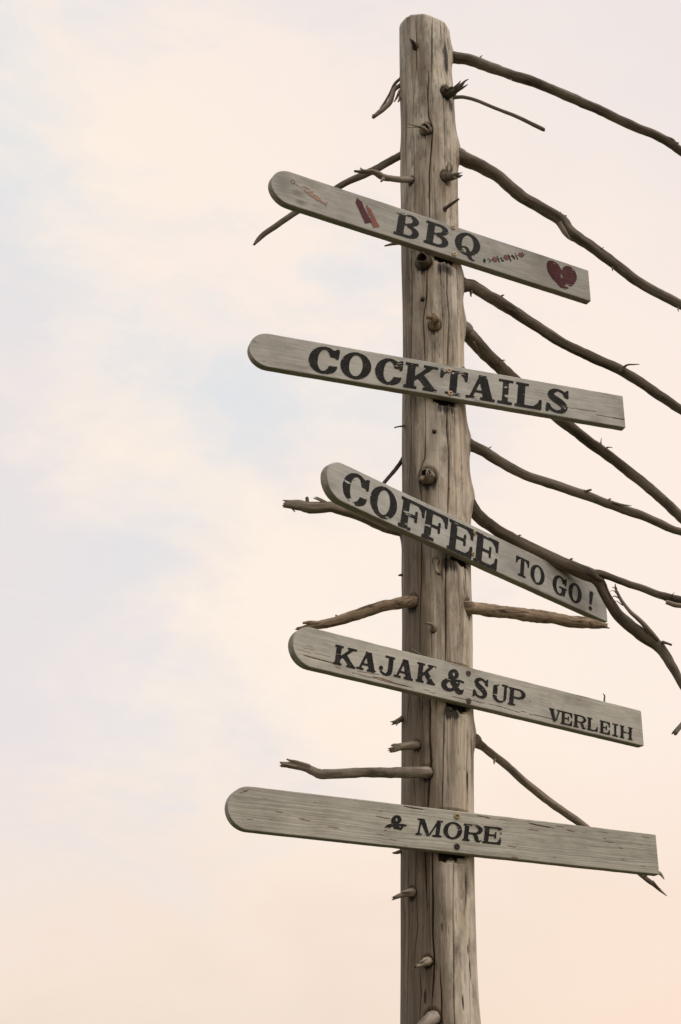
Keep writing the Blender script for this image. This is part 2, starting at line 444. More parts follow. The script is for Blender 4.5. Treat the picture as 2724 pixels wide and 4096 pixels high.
# long limbs on the right
add('limb', [(1806, 230, 0, 54), (1823, 231, 0, 49), (1885, 242, .01, 46), (1961, 270, .02, 43), (2038, 298, .03, 41), (2140, 330, .04, 39), (2280, 388, .05, 38), (2420, 451, .07, 37), (2560, 516, .08, 37), (2653, 556, .09, 35), (2724, 605, .10, 34), (2830, 665, .11, 31), (2960, 720, .12, 26)],
    sub=[('twig', [(2040, 312, .03, 8), (2050, 324, .02, 3)]), ('twig', [(2470, 461, .07, 7), (2500, 472, .065, 4), (2530, 484, .06, 2)]), ('twig', [(2655, 545, .08, 10), (2690, 556, .075, 6), (2709, 573, .07, 3)])])
add('limb', [(1838, 628, 0, 70), (1852, 634, 0, 60), (1910, 660, .01, 54), (1987, 702, .02, 50), (2045, 752, .03, 48), (2093, 791, .04, 47), (2187, 845, .05, 46), (2243, 882, .06, 50), (2275, 925, .06, 51), (2310, 950, .065, 46), (2373, 992, .07, 43), (2467, 1062, .08, 43), (2560, 1132, .09, 41), (2653, 1183, .10, 40), (2724, 1220, .11, 38), (2850, 1275, .12, 33), (2960, 1310, .13, 26)],
    sub=[('bark_strip', [(2243, 896, .035, 14), (2262, 930, .035, 13), (2275, 950, .035, 8), (2286, 964, .035, 3)]), ('twig', [(2243, 860, .05, 4), (2243, 846, .04, 2)]), ('twig', [(2250, 862, .05, 6), (2266, 863, .04, 5)]),
         ('twig', [(2405, 1000, .07, 5), (2410, 992, .06, 3), (2416, 988, .05, 2)]), ('twig', [(2408, 1000, .06, 4), (2403, 990, .05, 2)])])
add('limb', [(1846, 1140, 0, 66), (1856, 1142, 0, 58), (1890, 1146, .01, 52), (1943, 1176, .02, 48), (2006, 1214, .03, 47), (2066, 1254, .05, 45), (2168, 1320, .08, 43), (2270, 1383, .11, 42), (2372, 1431, .13, 41), (2474, 1476, .15, 41), (2560, 1528, .17, 40), (2640, 1583, .19, 39), (2724, 1640, .20, 38), (2840, 1715, .22, 34), (2960, 1780, .24, 28)],
    sub=[('twig', [(2488, 1478, .13, 17), (2498, 1467, .12, 11), (2512, 1459, .11, 8), (2535, 1458, .10, 6), (2558, 1457, .09, 3)]), ('twig', [(2303, 1384, .11, 4), (2304, 1376, .10, 3)])])
add('limb', [(1858, 1322, .03, 74), (1868, 1335, .04, 64), (1897, 1366, .06, 56), (1943, 1415, .10, 54), (2006, 1474, .14, 53), (2040, 1505, .16, 52), (2150, 1604, .21, 48), (2271, 1700, .25, 46), (2347, 1759, .27, 43), (2502, 1877, .31, 42), (2600, 1955, .33, 42), (2646, 1995, .34, 41), (2724, 2068, .36, 40), (2830, 2165, .38, 36), (2930, 2240, .40, 30)],
    sub=[('twig', [(2404, 1772, .26, 5), (2404, 1760, .25, 3), (2408, 1752, .24, 2)]), ('twig', [(2430, 1790, .26, 7), (2440, 1789, .25, 4), (2449, 1791, .24, 3)]), ('twig', [(1990, 1452, .10, 6), (1998, 1441, .09, 4), (2010, 1440, .08, 3)]), ('bark_strip', [(1897, 1372, .03, 10), (1911, 1400, .06, 8), (1920, 1426, .075, 4)])])
add('limb', [(1872, 1776, 0, 54), (1885, 1782, 0, 48), (1935, 1806, .01, 43), (1972, 1830, .015, 42), (2006, 1850, .02, 41), (2060, 1880, .03, 40), (2124, 1909, .04, 39), (2242, 1948, .05, 39), (2330, 1977, .06, 38), (2448, 2021, .07, 37), (2525, 2048, .08, 37), (2625, 2086, .09, 34), (2690, 2118, .10, 32), (2724, 2127, .10, 31), (2840, 2160, .11, 27), (2950, 2180, .12, 22)],
    sub=[('twig', [(2340, 1970, .05, 17), (2350, 1963, .04, 10), (2365, 1959, .03, 9)]), ('twig', [(2340, 1967, .05, 8), (2338, 1960, .04, 5)]), ('bark_strip', [(2455, 2010, .05, 9), (2490, 2019, .05, 8), (2528, 2023, .045, 2)])])
add('limb', [(1866, 2005, .0, 64), (1884, 2027, .01, 56), (1906, 2055, .03, 52), (1932, 2080, .05, 50), (1977, 2113, .09, 47), (2018, 2138, .125, 47), (2065, 2164, .165, 49), (2153, 2209, .225, 52), (2242, 2250, .28, 55), (2330, 2288, .325, 57), (2375, 2308, .345, 56), (2400, 2335, .35, 48), (2425, 2388, .35, 44), (2463, 2448, .355, 44), (2512, 2497, .36, 50), (2578, 2546, .37, 54), (2628, 2580, .38, 46), (2655, 2612, .385, 41), (2681, 2655, .39, 37), (2705, 2692, .39, 33), (2724, 2730, .39, 31), (2752, 2790, .39, 26), (2764, 2845, .38, 20)],
    sub=[('side_limb', [(2375, 2298, .34, 40), (2400, 2296, .335, 34), (2440, 2308, .33, 30), (2507, 2334, .33, 29), (2560, 2350, .335, 30), (2625, 2375, .34, 30), (2680, 2392, .34, 34), (2724, 2404, .34, 38), (2800, 2425, .35, 34), (2900, 2450, .36, 26)]),
         ('bark_strip', [(2461, 2338, .335, 4), (2463, 2355, .33, 10), (2473, 2378, .325, 13), (2490, 2408, .325, 15), (2520, 2445, .325, 17), (2560, 2482, .33, 20), (2600, 2525, .345, 22), (2630, 2562, .36, 20)]),
         ('splinter', [(2392, 2312, .32, 18), (2412, 2322, .315, 10), (2427, 2342, .315, 3)]), ('splinter', [(2466, 2352, .325, 5), (2448, 2350, .325, 3)]), ('splinter', [(2452, 2432, .34, 7), (2440, 2385, .33, 5), (2418, 2330, .325, 3)]),
         ('splinter', [(2468, 2375, .32, 6), (2452, 2362, .32, 3), (2440, 2366, .32, 2)]), ('splinter', [(2474, 2392, .325, 5), (2458, 2384, .33, 4), (2446, 2392, .335, 2)]), ('splinter', [(2488, 2420, .33, 5), (2466, 2404, .33, 3), (2450, 2408, .335, 2)]),
         ('twig', [(2655, 2570, .36, 13), (2670, 2574, .35, 10), (2686, 2580, .34, 9)]), ('bark_strip', [(2676, 2412, .32, 20), (2700, 2420, .32, 22), (2730, 2424, .32, 20), (2770, 2432, .33, 12)]), ('splinter', [(2685, 2388, .32, 8), (2692, 2376, .315, 4), (2698, 2370, .315, 2)]),
         ('splinter', [(2626, 2386, .33, 4), (2655, 2400, .325, 3), (2676, 2415, .325, 2)]), ('fibre', [(2660, 2640, .37, 4), (2680, 2680, .36, 3), (2702, 2714, .36, 2)]),
         ('side_twig', [(2758, 2815, .385, 16), (2752, 2862, .37, 18), (2733, 2892, .36, 19), (2714, 2914, .355, 19), (2700, 2932, .35, 20)])])
add('stub', [(1874, 2429, None, 54), (1890, 2431, -.03, 51), (1977, 2443, .03, 49), (2095, 2458, .09, 49), (2150, 2466, .12, 51), (2212, 2474, .15, 50), (2290, 2486, .19, 48), (2340, 2491, .215, 45), (2385, 2498, .24, 36), (2421, 2503, .26, 18)], end='jag', mat=M_BARK, collar=.6, rough=1.5, front=True,
    label='flaky barked branch stub under the sloping coffee board')
add('limb', [(1896, 2962, .02, 58), (1910, 2972, .03, 44), (1930, 2985, .05, 34), (1961, 3010, .07, 32), (2027, 3062, .10, 32), (2092, 3122, .13, 32), (2157, 3176, .16, 32), (2223, 3226, .19, 32), (2320, 3293, .22, 31), (2440, 3390, .27, 27), (2575, 3507, .32, 21), (2614, 3537, .33, 17), (2640, 3561, .335, 11), (2668, 3584, .34, 3)], end='point', mat=M_STUB,
    sub=[('twig', [(2590, 3470, .32, 14), (2620, 3488, .31, 15), (2640, 3494, .305, 15), (2657, 3517, .30, 4)]), ('splinter', [(2614, 3528, .325, 8), (2632, 3549, .32, 5), (2643, 3556, .32, 2)])])
# left side
add('limb', [(1612, 618, .04, 34), (1603, 622, .04, 31), (1550, 650, .03, 30), (1491, 682, .02, 30), (1402, 722, .01, 28), (1339, 758, 0, 26), (1260, 808, -.01, 25), (1183, 850, -.02, 24), (1112, 898, -.03, 23), (1054, 939, -.04, 21), (1030, 962, -.045, 17), (1018, 977, -.05, 9)], end='jag')
add('stub', [(1644, 721, None, 28), (1608, 719, -.12, 25), (1560, 715, -.15, 25), (1530, 708, -.165, 28), (1508, 694, -.175, 25), (1486, 688, -.18, 20), (1450, 687, -.19, 15), (1424, 685, -.20, 9)], mat=M_STUB, front=True,
    sub=[('splinter', [(1486, 682, -.19, 12), (1455, 682, -.195, 10), (1440, 671, -.20, 5)]), ('knob', [(1530, 718, -.175, 14), (1524, 726, -.18, 8)])])
add('stub', [(1608, 972, .0, 16), (1594, 973, -.01, 14), (1566, 977, -.02, 11), (1542, 983, -.03, 6)], collar=.3)
add('stub', [(1618, 1830, .03, 22), (1608, 1842, .02, 19), (1594, 1862, .01, 17), (1565, 1898, 0, 16), (1533, 1936, -.02, 15), (1500, 1975, -.04, 13)], collar=.3, mat=M_ROT, sub=[('splinter', [(1602, 1848, .0, 6), (1588, 1860, -.01, 4), (1578, 1871, -.01, 2)])])
add('limb', [(1625, 2120, .02, 60), (1600, 2118, .01, 54), (1540, 2104, -.01, 46), (1478, 2078, -.03, 43), (1402, 2048, -.05, 42), (1350, 2035, -.06, 42), (1319, 2028, -.065, 45), (1237, 2030, -.075, 46), (1190, 2022, -.08, 42), (1152, 2018, -.085, 32)], mat=M_STUB, rough=1.6, label='thick knobbly branch stub behind the coffee board',
    sub=[('knob', [(1232, 2015, -.08, 18), (1229, 2001, -.085, 15), (1228, 1990, -.09, 14)]), ('splinter', [(1310, 2014, -.08, 16), (1285, 2002, -.085, 13), (1262, 1994, -.09, 8), (1254, 1992, -.09, 5)]), ('splinter', [(1300, 2005, -.085, 8), (1275, 1992, -.09, 6), (1262, 1987, -.09, 3)]),
         ('splinter', [(1160, 2014, -.085, 8), (1144, 2014, -.09, 2)]), ('splinter', [(1172, 2038, -.08, 7), (1180, 2048, -.08, 3)])])
add('stub', [(1651, 2407, None, 50), (1610, 2410, -.13, 46), (1539, 2422, -.15, 45), (1480, 2440, -.155, 45), (1429, 2458, -.16, 45), (1347, 2484, -.165, 40), (1290, 2497, -.17, 36), (1264, 2503, -.17, 30), (1225, 2511, -.175, 22), (1198, 2515, -.18, 14)], mat=M_BARK, front=True, rough=1.6, collar=.7, label='flaky barked branch stub above the kayak board',
    sub=[('splinter', [(1275, 2492, -.18, 18), (1240, 2490, -.185, 16), (1211, 2492, -.19, 9)]), ('knob', [(1350, 2468, -.17, 12), (1343, 2460, -.17, 7)])])
add('stub', [(1618, 2868, -.02, 26), (1605, 2876, -.03, 23), (1588, 2886, -.04, 21), (1576, 2890, -.045, 15)], mat=M_STUB, collar=.4, sub=[('splinter', [(1592, 2890, -.045, 8), (1585, 2903, -.05, 3)])])
add('stub', [(1666, 2981, None, 34), (1640, 2983, -.13, 32), (1607, 2986, -.15, 31), (1585, 2990, -.16, 29), (1574, 2991, -.165, 22)], mat=M_STUB, front=True, collar=.5,
    sub=[('splinter', [(1592, 2982, -.165, 16), (1575, 2980, -.17, 12), (1564, 2983, -.17, 6)]), ('splinter', [(1592, 2998, -.165, 14), (1575, 3005, -.17, 10), (1559, 3008, -.17, 6)])])
add('stub', [(1706, 3090, None, 46), (1670, 3090, -.14, 43), (1585, 3090, -.155, 40), (1520, 3091, -.165, 40), (1445, 3091, -.175, 39), (1370, 3094, -.185, 38), (1310, 3097, -.19, 38), (1282, 3096, -.195, 38), (1255, 3084, -.20, 35), (1220, 3070, -.205, 32), (1170, 3061, -.21, 27), (1135, 3058, -.215, 22)], mat=M_STUB, front=True, rough=1.5, collar=.6, label='long crooked broken branch above the more board',
    sub=[('splinter', [(1230, 3062, -.215, 16), (1185, 3048, -.22, 14), (1160, 3042, -.22, 9), (1147, 3036, -.22, 6)]), ('splinter', [(1180, 3066, -.22, 12), (1150, 3060, -.225, 8), (1126, 3056, -.225, 3)])])
add('stub', [(1610, 3403, .0, 18), (1600, 3407, -.01, 16), (1588, 3410, -.02, 13), (1576, 3412, -.025, 7)], mat=M_STUB, collar=.3)
add('stub', [(1648, 3570, None, 38), (1625, 3574, -.13, 26), (1606, 3580, -.145, 20), (1581, 3590, -.16, 14)], mat=M_STUB, front=True, collar=.6, sub=[('splinter', [(1640, 3564, -.14, 16), (1622, 3566, -.15, 10), (1606, 3567, -.155, 3)])])
add('stub', [(1711, 3846, None, 38), (1700, 3850, -.15, 30), (1685, 3859, -.16, 17), (1665, 3866, -.175, 13)], mat=M_STUB, front=True, collar=.8, sub=[('splinter', [(1702, 3842, -.155, 14), (1688, 3845, -.165, 9), (1676, 3850, -.17, 4)])])
add('stub', [(1730, 4072, None, 58), (1715, 4082, -.16, 52), (1690, 4104, -.18, 46), (1660, 4135, -.20, 40)], mat=M_STUB, front=True, collar=.8)
# short ones on the face of the trunk
add('stub', [(1660, 190, None, 24), (1657, 180, -.11, 17), (1651, 168, -.125, 16), (1645, 160, -.13, 8)], mat=M_ROT, front=True, collar=.7)
add('stub', [(1704, 520, None, 44), (1702, 514, -.12, 38), (1700, 510, -.135, 34)], mat=M_STUB, front=True, end='hollow', collar=1.2,
    sub=[('splinter', [(1694, 508, -.14, 12), (1670, 505, -.15, 7), (1628, 494, -.16, 3)]), ('splinter', [(1692, 512, -.14, 9), (1668, 508, -.15, 5), (1629, 511, -.16, 2)]), ('splinter', [(1700, 520, -.135, 20), (1690, 510, -.15, 8), (1680, 505, -.15, 3)])])
add('stub', [(1786, 372, None, 50), (1798, 372, -.09, 44), (1812, 366, -.11, 38), (1822, 360, -.12, 22)], mat=M_ROT, front=True, collar=1.0, label='splintered black branch stub near the top of the trunk',
    sub=[('splinter', [(1815, 362, -.12, 22), (1845, 340, -.13, 15), (1858, 326, -.135, 8), (1874, 316, -.14, 3)]), ('splinter', [(1815, 356, -.12, 16), (1832, 338, -.13, 9), (1843, 323, -.13, 3)]), ('splinter', [(1815, 368, -.12, 18), (1848, 352, -.13, 10), (1871, 338, -.13, 3)]), ('splinter', [(1800, 360, -.11, 18), (1806, 350, -.13, 10), (1810, 345, -.13, 3)]),
         ('splinter', [(1785, 362, -.10, 20), (1780, 352, -.12, 8), (1778, 348, -.12, 3)])])
add('limb', [(1800, 392, -.04, 20), (1829, 388, -.05, 15), (1859, 389, -.06, 14), (1910, 403, -.07, 14), (1971, 429, -.08, 14), (2063, 465, -.09, 15), (2120, 492, -.095, 16), (2172, 517, -.10, 16)], collar=.2)
add('stub', [(1782, 708, None, 42), (1795, 707, -.10, 38), (1812, 706, -.115, 32), (1828, 703, -.125, 20)], mat=M_STUB, front=True, collar=1.0,
    sub=[('splinter', [(1815, 698, -.125, 14), (1826, 692, -.13, 8), (1834, 690, -.13, 3)]), ('splinter', [(1800, 694, -.115, 14), (1808, 670, -.125, 11), (1800, 652, -.125, 5)]), ('splinter', [(1790, 690, -.11, 14), (1788, 668, -.12, 9), (1796, 648, -.12, 3)]), ('splinter', [(1820, 710, -.125, 10), (1828, 716, -.13, 3)])])
add('stub', [(1780, 836, None, 16), (1790, 828, -.11, 14), (1808, 815, -.125, 13), (1830, 800, -.14, 9)], mat=M_ROT, front=True, collar=.3)
add('stub', [(1694, 1052, None, 56), (1690, 1040, -.135, 52), (1687, 1032, -.15, 48)], mat=M_ROT, front=True, end='hollow', collar=.9)
add('stub', [(1738, 1302, None, 42), (1738, 1288, -.13, 36), (1738, 1275, -.145, 34), (1736, 1268, -.152, 26)], mat=M_BARK, front=True, collar=1.1, end='round',
    sub=[('knob', [(1738, 1270, -.15, 34), (1734, 1262, -.155, 30), (1730, 1258, -.16, 18)]), ('knob', [(1718, 1268, -.16, 22), (1712, 1270, -.165, 20), (1708, 1273, -.165, 12)]), ('knob', [(1712, 1262, -.16, 18), (1710, 1258, -.165, 12)]), ('knob', [(1745, 1275, -.15, 26), (1746, 1266, -.155, 18)])])
add('stub', [(1712, 1910, None, 62), (1708, 1902, -.14, 52), (1704, 1896, -.155, 46)], mat=M_STUB, front=True, end='hollow', collar=1.2,
    sub=[('splinter', [(1692, 1912, -.15, 22), (1684, 1916, -.165, 16), (1682, 1920, -.17, 8)]), ('splinter', [(1712, 1908, -.15, 18), (1708, 1890, -.165, 12), (1709, 1876, -.165, 4)])])
add('stub', [(1744, 2244, None, 24), (1741, 2258, -.145, 17), (1744, 2278, -.155, 17), (1752, 2292, -.16, 13)], mat=M_STUB, front=True, collar=.6, sub=[('splinter', [(1746, 2284, -.16, 9), (1742, 2296, -.165, 3)])])
add('stub', [(1734, 2518, None, 20), (1732, 2506, -.14, 14), (1724, 2497, -.15, 13), (1704, 2492, -.16, 9)], mat=M_STUB, front=True, collar=.6)
add('stub', [(1690, 1197, None, 14), (1689, 1192, -.12, 10)], mat=M_ROT, front=True, collar=.7, end='round')
add('stub', [(1737, 1726, None, 13), (1736, 1721, -.13, 9)], mat=M_ROT, front=True, collar=.8, end='round')
add('stub', [(1618, 1703, -.03, 9), (1610, 1705, -.05, 8), (1595, 1706, -.06, 6), (1580, 1710, -.07, 5)], collar=.1)
add('stub', [(1610, 2300, .0, 12), (1604, 2300, -.01, 10), (1596, 2301, -.02, 8)], collar=.2, end='round')
add('stub', [(1614, 2574, -.06, 6), (1640, 2592, -.12, 8), (1668, 2612, -.14, 12), (1690, 2630, None, 14)], collar=0, end='round')
# drooping broken branch at the top left
add('limb', [(1610, 300, .05, 14), (1601, 314, .04, 12), (1579, 336, .03, 12), (1560, 372, .02, 9), (1543, 403, .01, 10), (1522, 434, .005, 9)], collar=.2, end='point', mat=M_STUB)
add('limb', [(1612, 332, .02, 20), (1599, 343, .01, 18), (1578, 358, .0, 18), (1567, 390, -.01, 20), (1554, 416, -.01, 22), (1525, 442, -.02, 21), (1494, 468, -.03, 13)], collar=.2, mat=M_STUB,
    sub=[('splinter', [(1500, 458, -.03, 8), (1488, 460, -.035, 3)]), ('splinter', [(1598, 366, -.01, 12), (1586, 392, -.015, 9), (1576, 408, -.02, 4)]), ('splinter', [(1603, 372, -.01, 12), (1598, 398, -.015, 10), (1592, 408, -.02, 5)])])


def cat(P, n):
    """Catmull-Rom through the rows of P, n samples per span"""
    P = np.asarray(P, float); Q = np.vstack([2 * P[0] - P[1], P, 2 * P[-1] - P[-2]]); out = []
    for i in range(len(P) - 1):
        p0, p1, p2, p3 = Q[i:i + 4]
        for t in np.linspace(0, 1, n, endpoint=False):
            out.append(0.5 * (2 * p1 + (p2 - p0) * t + (2 * p0 - 5 * p1 + 4 * p2 - p3) * t * t + (3 * p1 - p0 - 3 * p2 + p3) * t ** 3))
    out.append(P[-1]); return np.array(out)


TUBE_ID = [0]


def tube(pts, rad, ns=18, end='jag', rough=1.0, jl=1.0, start_open=True):
    """wood tube mesh with broken end; 'grain' and 'stain' attributes"""
    TUBE_ID[0] += 1; sd = TUBE_ID[0]
    P4 = np.column_stack([pts, rad])
    L = np.linalg.norm(np.diff(P4[:, :3], axis=0), axis=1).sum(); rm = float(np.mean(rad))
    step = max(0.004, min(0.012, rm * 0.9)); n = max(3, int(L / step / (len(pts) - 1)))
    n = min(n, 30)
    S = cat(P4, n); C = S[:, :3]; r = np.maximum(S[:, 3], 0.0006)
    s = np.concatenate([[0], np.cumsum(np.linalg.norm(np.diff(C, axis=0), axis=1))])
    if L > 0.25:      # small kinks along the limb
        jit = np.stack([vn(s * 22, np.full(len(s), 1.5), sd + q) + 0.5 * vn(s * 60, np.full(len(s), 2.5), sd + q + 5) - 0.75 for q in (1, 2, 3)], -1)
        C = C + jit * r[:, None] * 0.15 * np.clip(s / 0.08, 0, 1)[:, None]
    T = np.gradient(C, axis=0); T /= np.linalg.norm(T, axis=1)[:, None] + 1e-12
    ref = np.array([0, 0, 1.0]) if abs(T[0][2]) < 0.9 else np.array([1.0, 0, 0])
    U = np.zeros_like(C); u = np.cross(ref, T[0]); u /= np.linalg.norm(u); U[0] = u
    for i in range(1, len(C)):
        u = u - T[i] * (u @ T[i]); u /= np.linalg.norm(u) + 1e-12; U[i] = u
    W = np.cross(T, U)
    a = np.linspace(0, 2 * np.pi, ns, endpoint=False)
    A, SS = np.meshgrid(a, s)
    # knobbly outline: slow swelling, flutes and little nodes
    rr = r[:, None] * (1 + rough * (0.10 * (vn(SS * 18, np.cos(A) * 0.7 + 3, sd) - 0.5) + 0.10 * (vn(SS * 55, np.cos(A) * 1.4 + np.sin(A) * 1.1, sd + 3) - 0.5)
                                    + 0.07 * (vn(SS * 9, A * 3.0, sd + 5) - 0.5)))
    if rough > 1.3:
        rr += r[:, None] * 0.11 * (vn(SS * 160, A * 4.5, sd + 8) - 0.5) * rough
    V = C[:, None, :] + rr[..., None] * (np.cos(A)[..., None] * U[:, None, :] + np.sin(A)[..., None] * W[:, None, :])
    V = V.reshape(-1, 3)
    G = np.stack([np.cos(A) * r[:, None] * 0.9 + sd * 0.37, np.sin(A) * r[:, None] * 0.9 + sd * 0.11, SS + sd * 0.7], -1).reshape(-1, 3)
    m = len(C); i = np.arange(m - 1)[:, None] * ns; j = np.arange(ns)[None, :]; j2 = (j + 1) % ns
    F = np.stack([i + j, i + j2, i + ns + j2, i + ns + j], -1).reshape(-1, 4)
    faces = [tuple(f) for f in F]
    last = (m - 1) * ns; re = r[-1]; te = T[-1]
    V = list(V); G = list(G)
    if end == 'jag':
        prof = vn(a * 1.6 + sd, np.zeros(ns), sd) * 1.4 + vn(a * 4.2, np.ones(ns), sd) * 0.7 - 0.5
        for q in range(ns): V[last + q] = V[last + q] + te * re * prof[q] * jl * 1.3
        V.append(C[-1] - te * re * 0.3); G.append(G[last]); c = len(V) - 1
        faces += [(last + q, last + (q + 1) % ns, c) for q in range(ns)]
    elif end == 'hollow':
        prof = vn(a * 1.3 + sd, np.zeros(ns), sd) * 0.7
        for q in range(ns): V[last + q] = V[last + q] + te * re * (prof[q] - 0.35)
        prev = last
        for fr, dp in ((0.80, 0.05), (0.66, -0.35), (0.5, -0.8), (0.2, -1.1)):
            st = len(V)
            for q in range(ns):
                base = C[-1] + (np.cos(a[q]) * U[-1] + np.sin(a[q]) * W[-1]) * re * fr * (0.85 + 0.3 * float(vn(a[q] * 1.7, fr * 9, sd)))
                V.append(base + te * re * (dp + (prof[q] - 0.35) * 0.6 + 0.25 * float(vn(a[q] * 3, fr * 5, sd + 2)))); G.append(G[last + q] * 1.0)
            faces += [(prev + q, prev + (q + 1) % ns, st + (q + 1) % ns, st + q) for q in range(ns)]; prev = st
        V.append(C[-1] - te * re * 1.1); G.append(G[last]); c = len(V) - 1
        faces += [(prev + q, prev + (q + 1) % ns, c) for q in range(ns)]
    else:
        k = 0.75 if end == 'round' else 0.3
        V.append(C[-1] + te * re * k); G.append(G[last]); c = len(V) - 1
        faces += [(last + q, last + (q + 1) % ns, c) for q in range(ns)]
    V.append(C[0]); G.append(G[0]); c = len(V) - 1
    faces += [((q + 1) % ns, q, c) for q in range(ns)]
    me = fast_mesh('wood', np.array(V), faces)
    if end == 'hollow':
        mi = np.zeros(len(faces), np.int32); mi[len(F) + ns:-ns] = 1; me['two'] = 1; me.polygons.foreach_set('material_index', mi)
    attr(me, 'grain', np.array(G), 'FLOAT_VECTOR'); attr(me, 'stain_shade', np.zeros(len(V)))
    return me


# more small twig stumps along the long limbs
tr = random.Random(9)
for b in BR:
    if b['kind'] == 'limb' and len(b['pts']) > 9 and b['collar'] >= 0.9 and b['pts'][0][0] > 1700:
        for q in range(2):
            i = tr.randint(2, len(b['pts']) - 4); (x0, y0, Y0, w0), (x1, y1, Y1, w1) = b['pts'][i:i + 2]; t_ = tr.random()
            x, y, Y, w = x0 + (x1 - x0) * t_, y0 + (y1 - y0) * t_, Y0 + (Y1 - Y0) * t_, w0 + (w1 - w0) * t_
            dx, dy = x1 - x0, y1 - y0; L = math.hypot(dx, dy); dx, dy = dx / L, dy / L; sg = tr.choice((-1, -1, 1)); nx, ny = dy * -sg, dx * sg
            ln = tr.uniform(4, 13); ww = tr.uniform(4, 8)
            b['sub'].append(('twig', [(x + nx * w * .42, y + ny * w * .42, Y - .012, ww * 1.5), (x + nx * (w * .5 + ln * .5) + dx * 3, y + ny * (w * .5 + ln * .5) + dy * 3, Y - .015, ww), (x + nx * (w * .5 + ln) + dx * 8, y + ny * (w * .5 + ln) + dy * 8, Y - .02, ww * .55)]))

# resolve branch points; remember collars for the trunk
COLLARS = []
for b in BR:
    P, Rw = [], []
    for (x, y, Y, w) in b['pts']:
        p = surf(x, y)[0] if Y is None else at(x, y, Y)
        P.append(p); Rw.append(w / 2 * mpp(p))
    P = np.array(P); Rw = np.array(Rw)
    rev = b['pts'][-1][2] is None and b['pts'][0][2] is not None
    if not rev:
        z0 = P[0][2]; ax = np.array([CX(z0), 0, z0]); inn = ax - P[0]; inn /= np.linalg.norm(inn)
        d = P[1] - P[0]; d /= np.linalg.norm(d)
        root = P[0] + inn * 0.03 - d * 0.005
        phi = math.atan2(P[0][0] - CX(z0), -P[0][1])
        if b['collar'] > 0: COLLARS.append((phi, z0, Rw[0], b['collar'], b['front']))
        P = np.vstack([root, P]); Rw = np.concatenate([[Rw[0] * 1.05], Rw])
    b['P'], b['R'] = P, Rw

# ------------------------------------------------------------------ dead tree
tree = thing('dead_tree', 'bleached bare tree trunk with broken branches carrying the painted boards', 'dead tree', (0.30, 0, 0))


def to_tree(me):
    n = len(me.vertices); co = np.empty(n * 3, np.float32); me.vertices.foreach_get('co', co)
    co = co.reshape(-1, 3) - np.array([0.30, 0, 0], np.float32); me.vertices.foreach_set('co', co.ravel()); me.update()
    return me


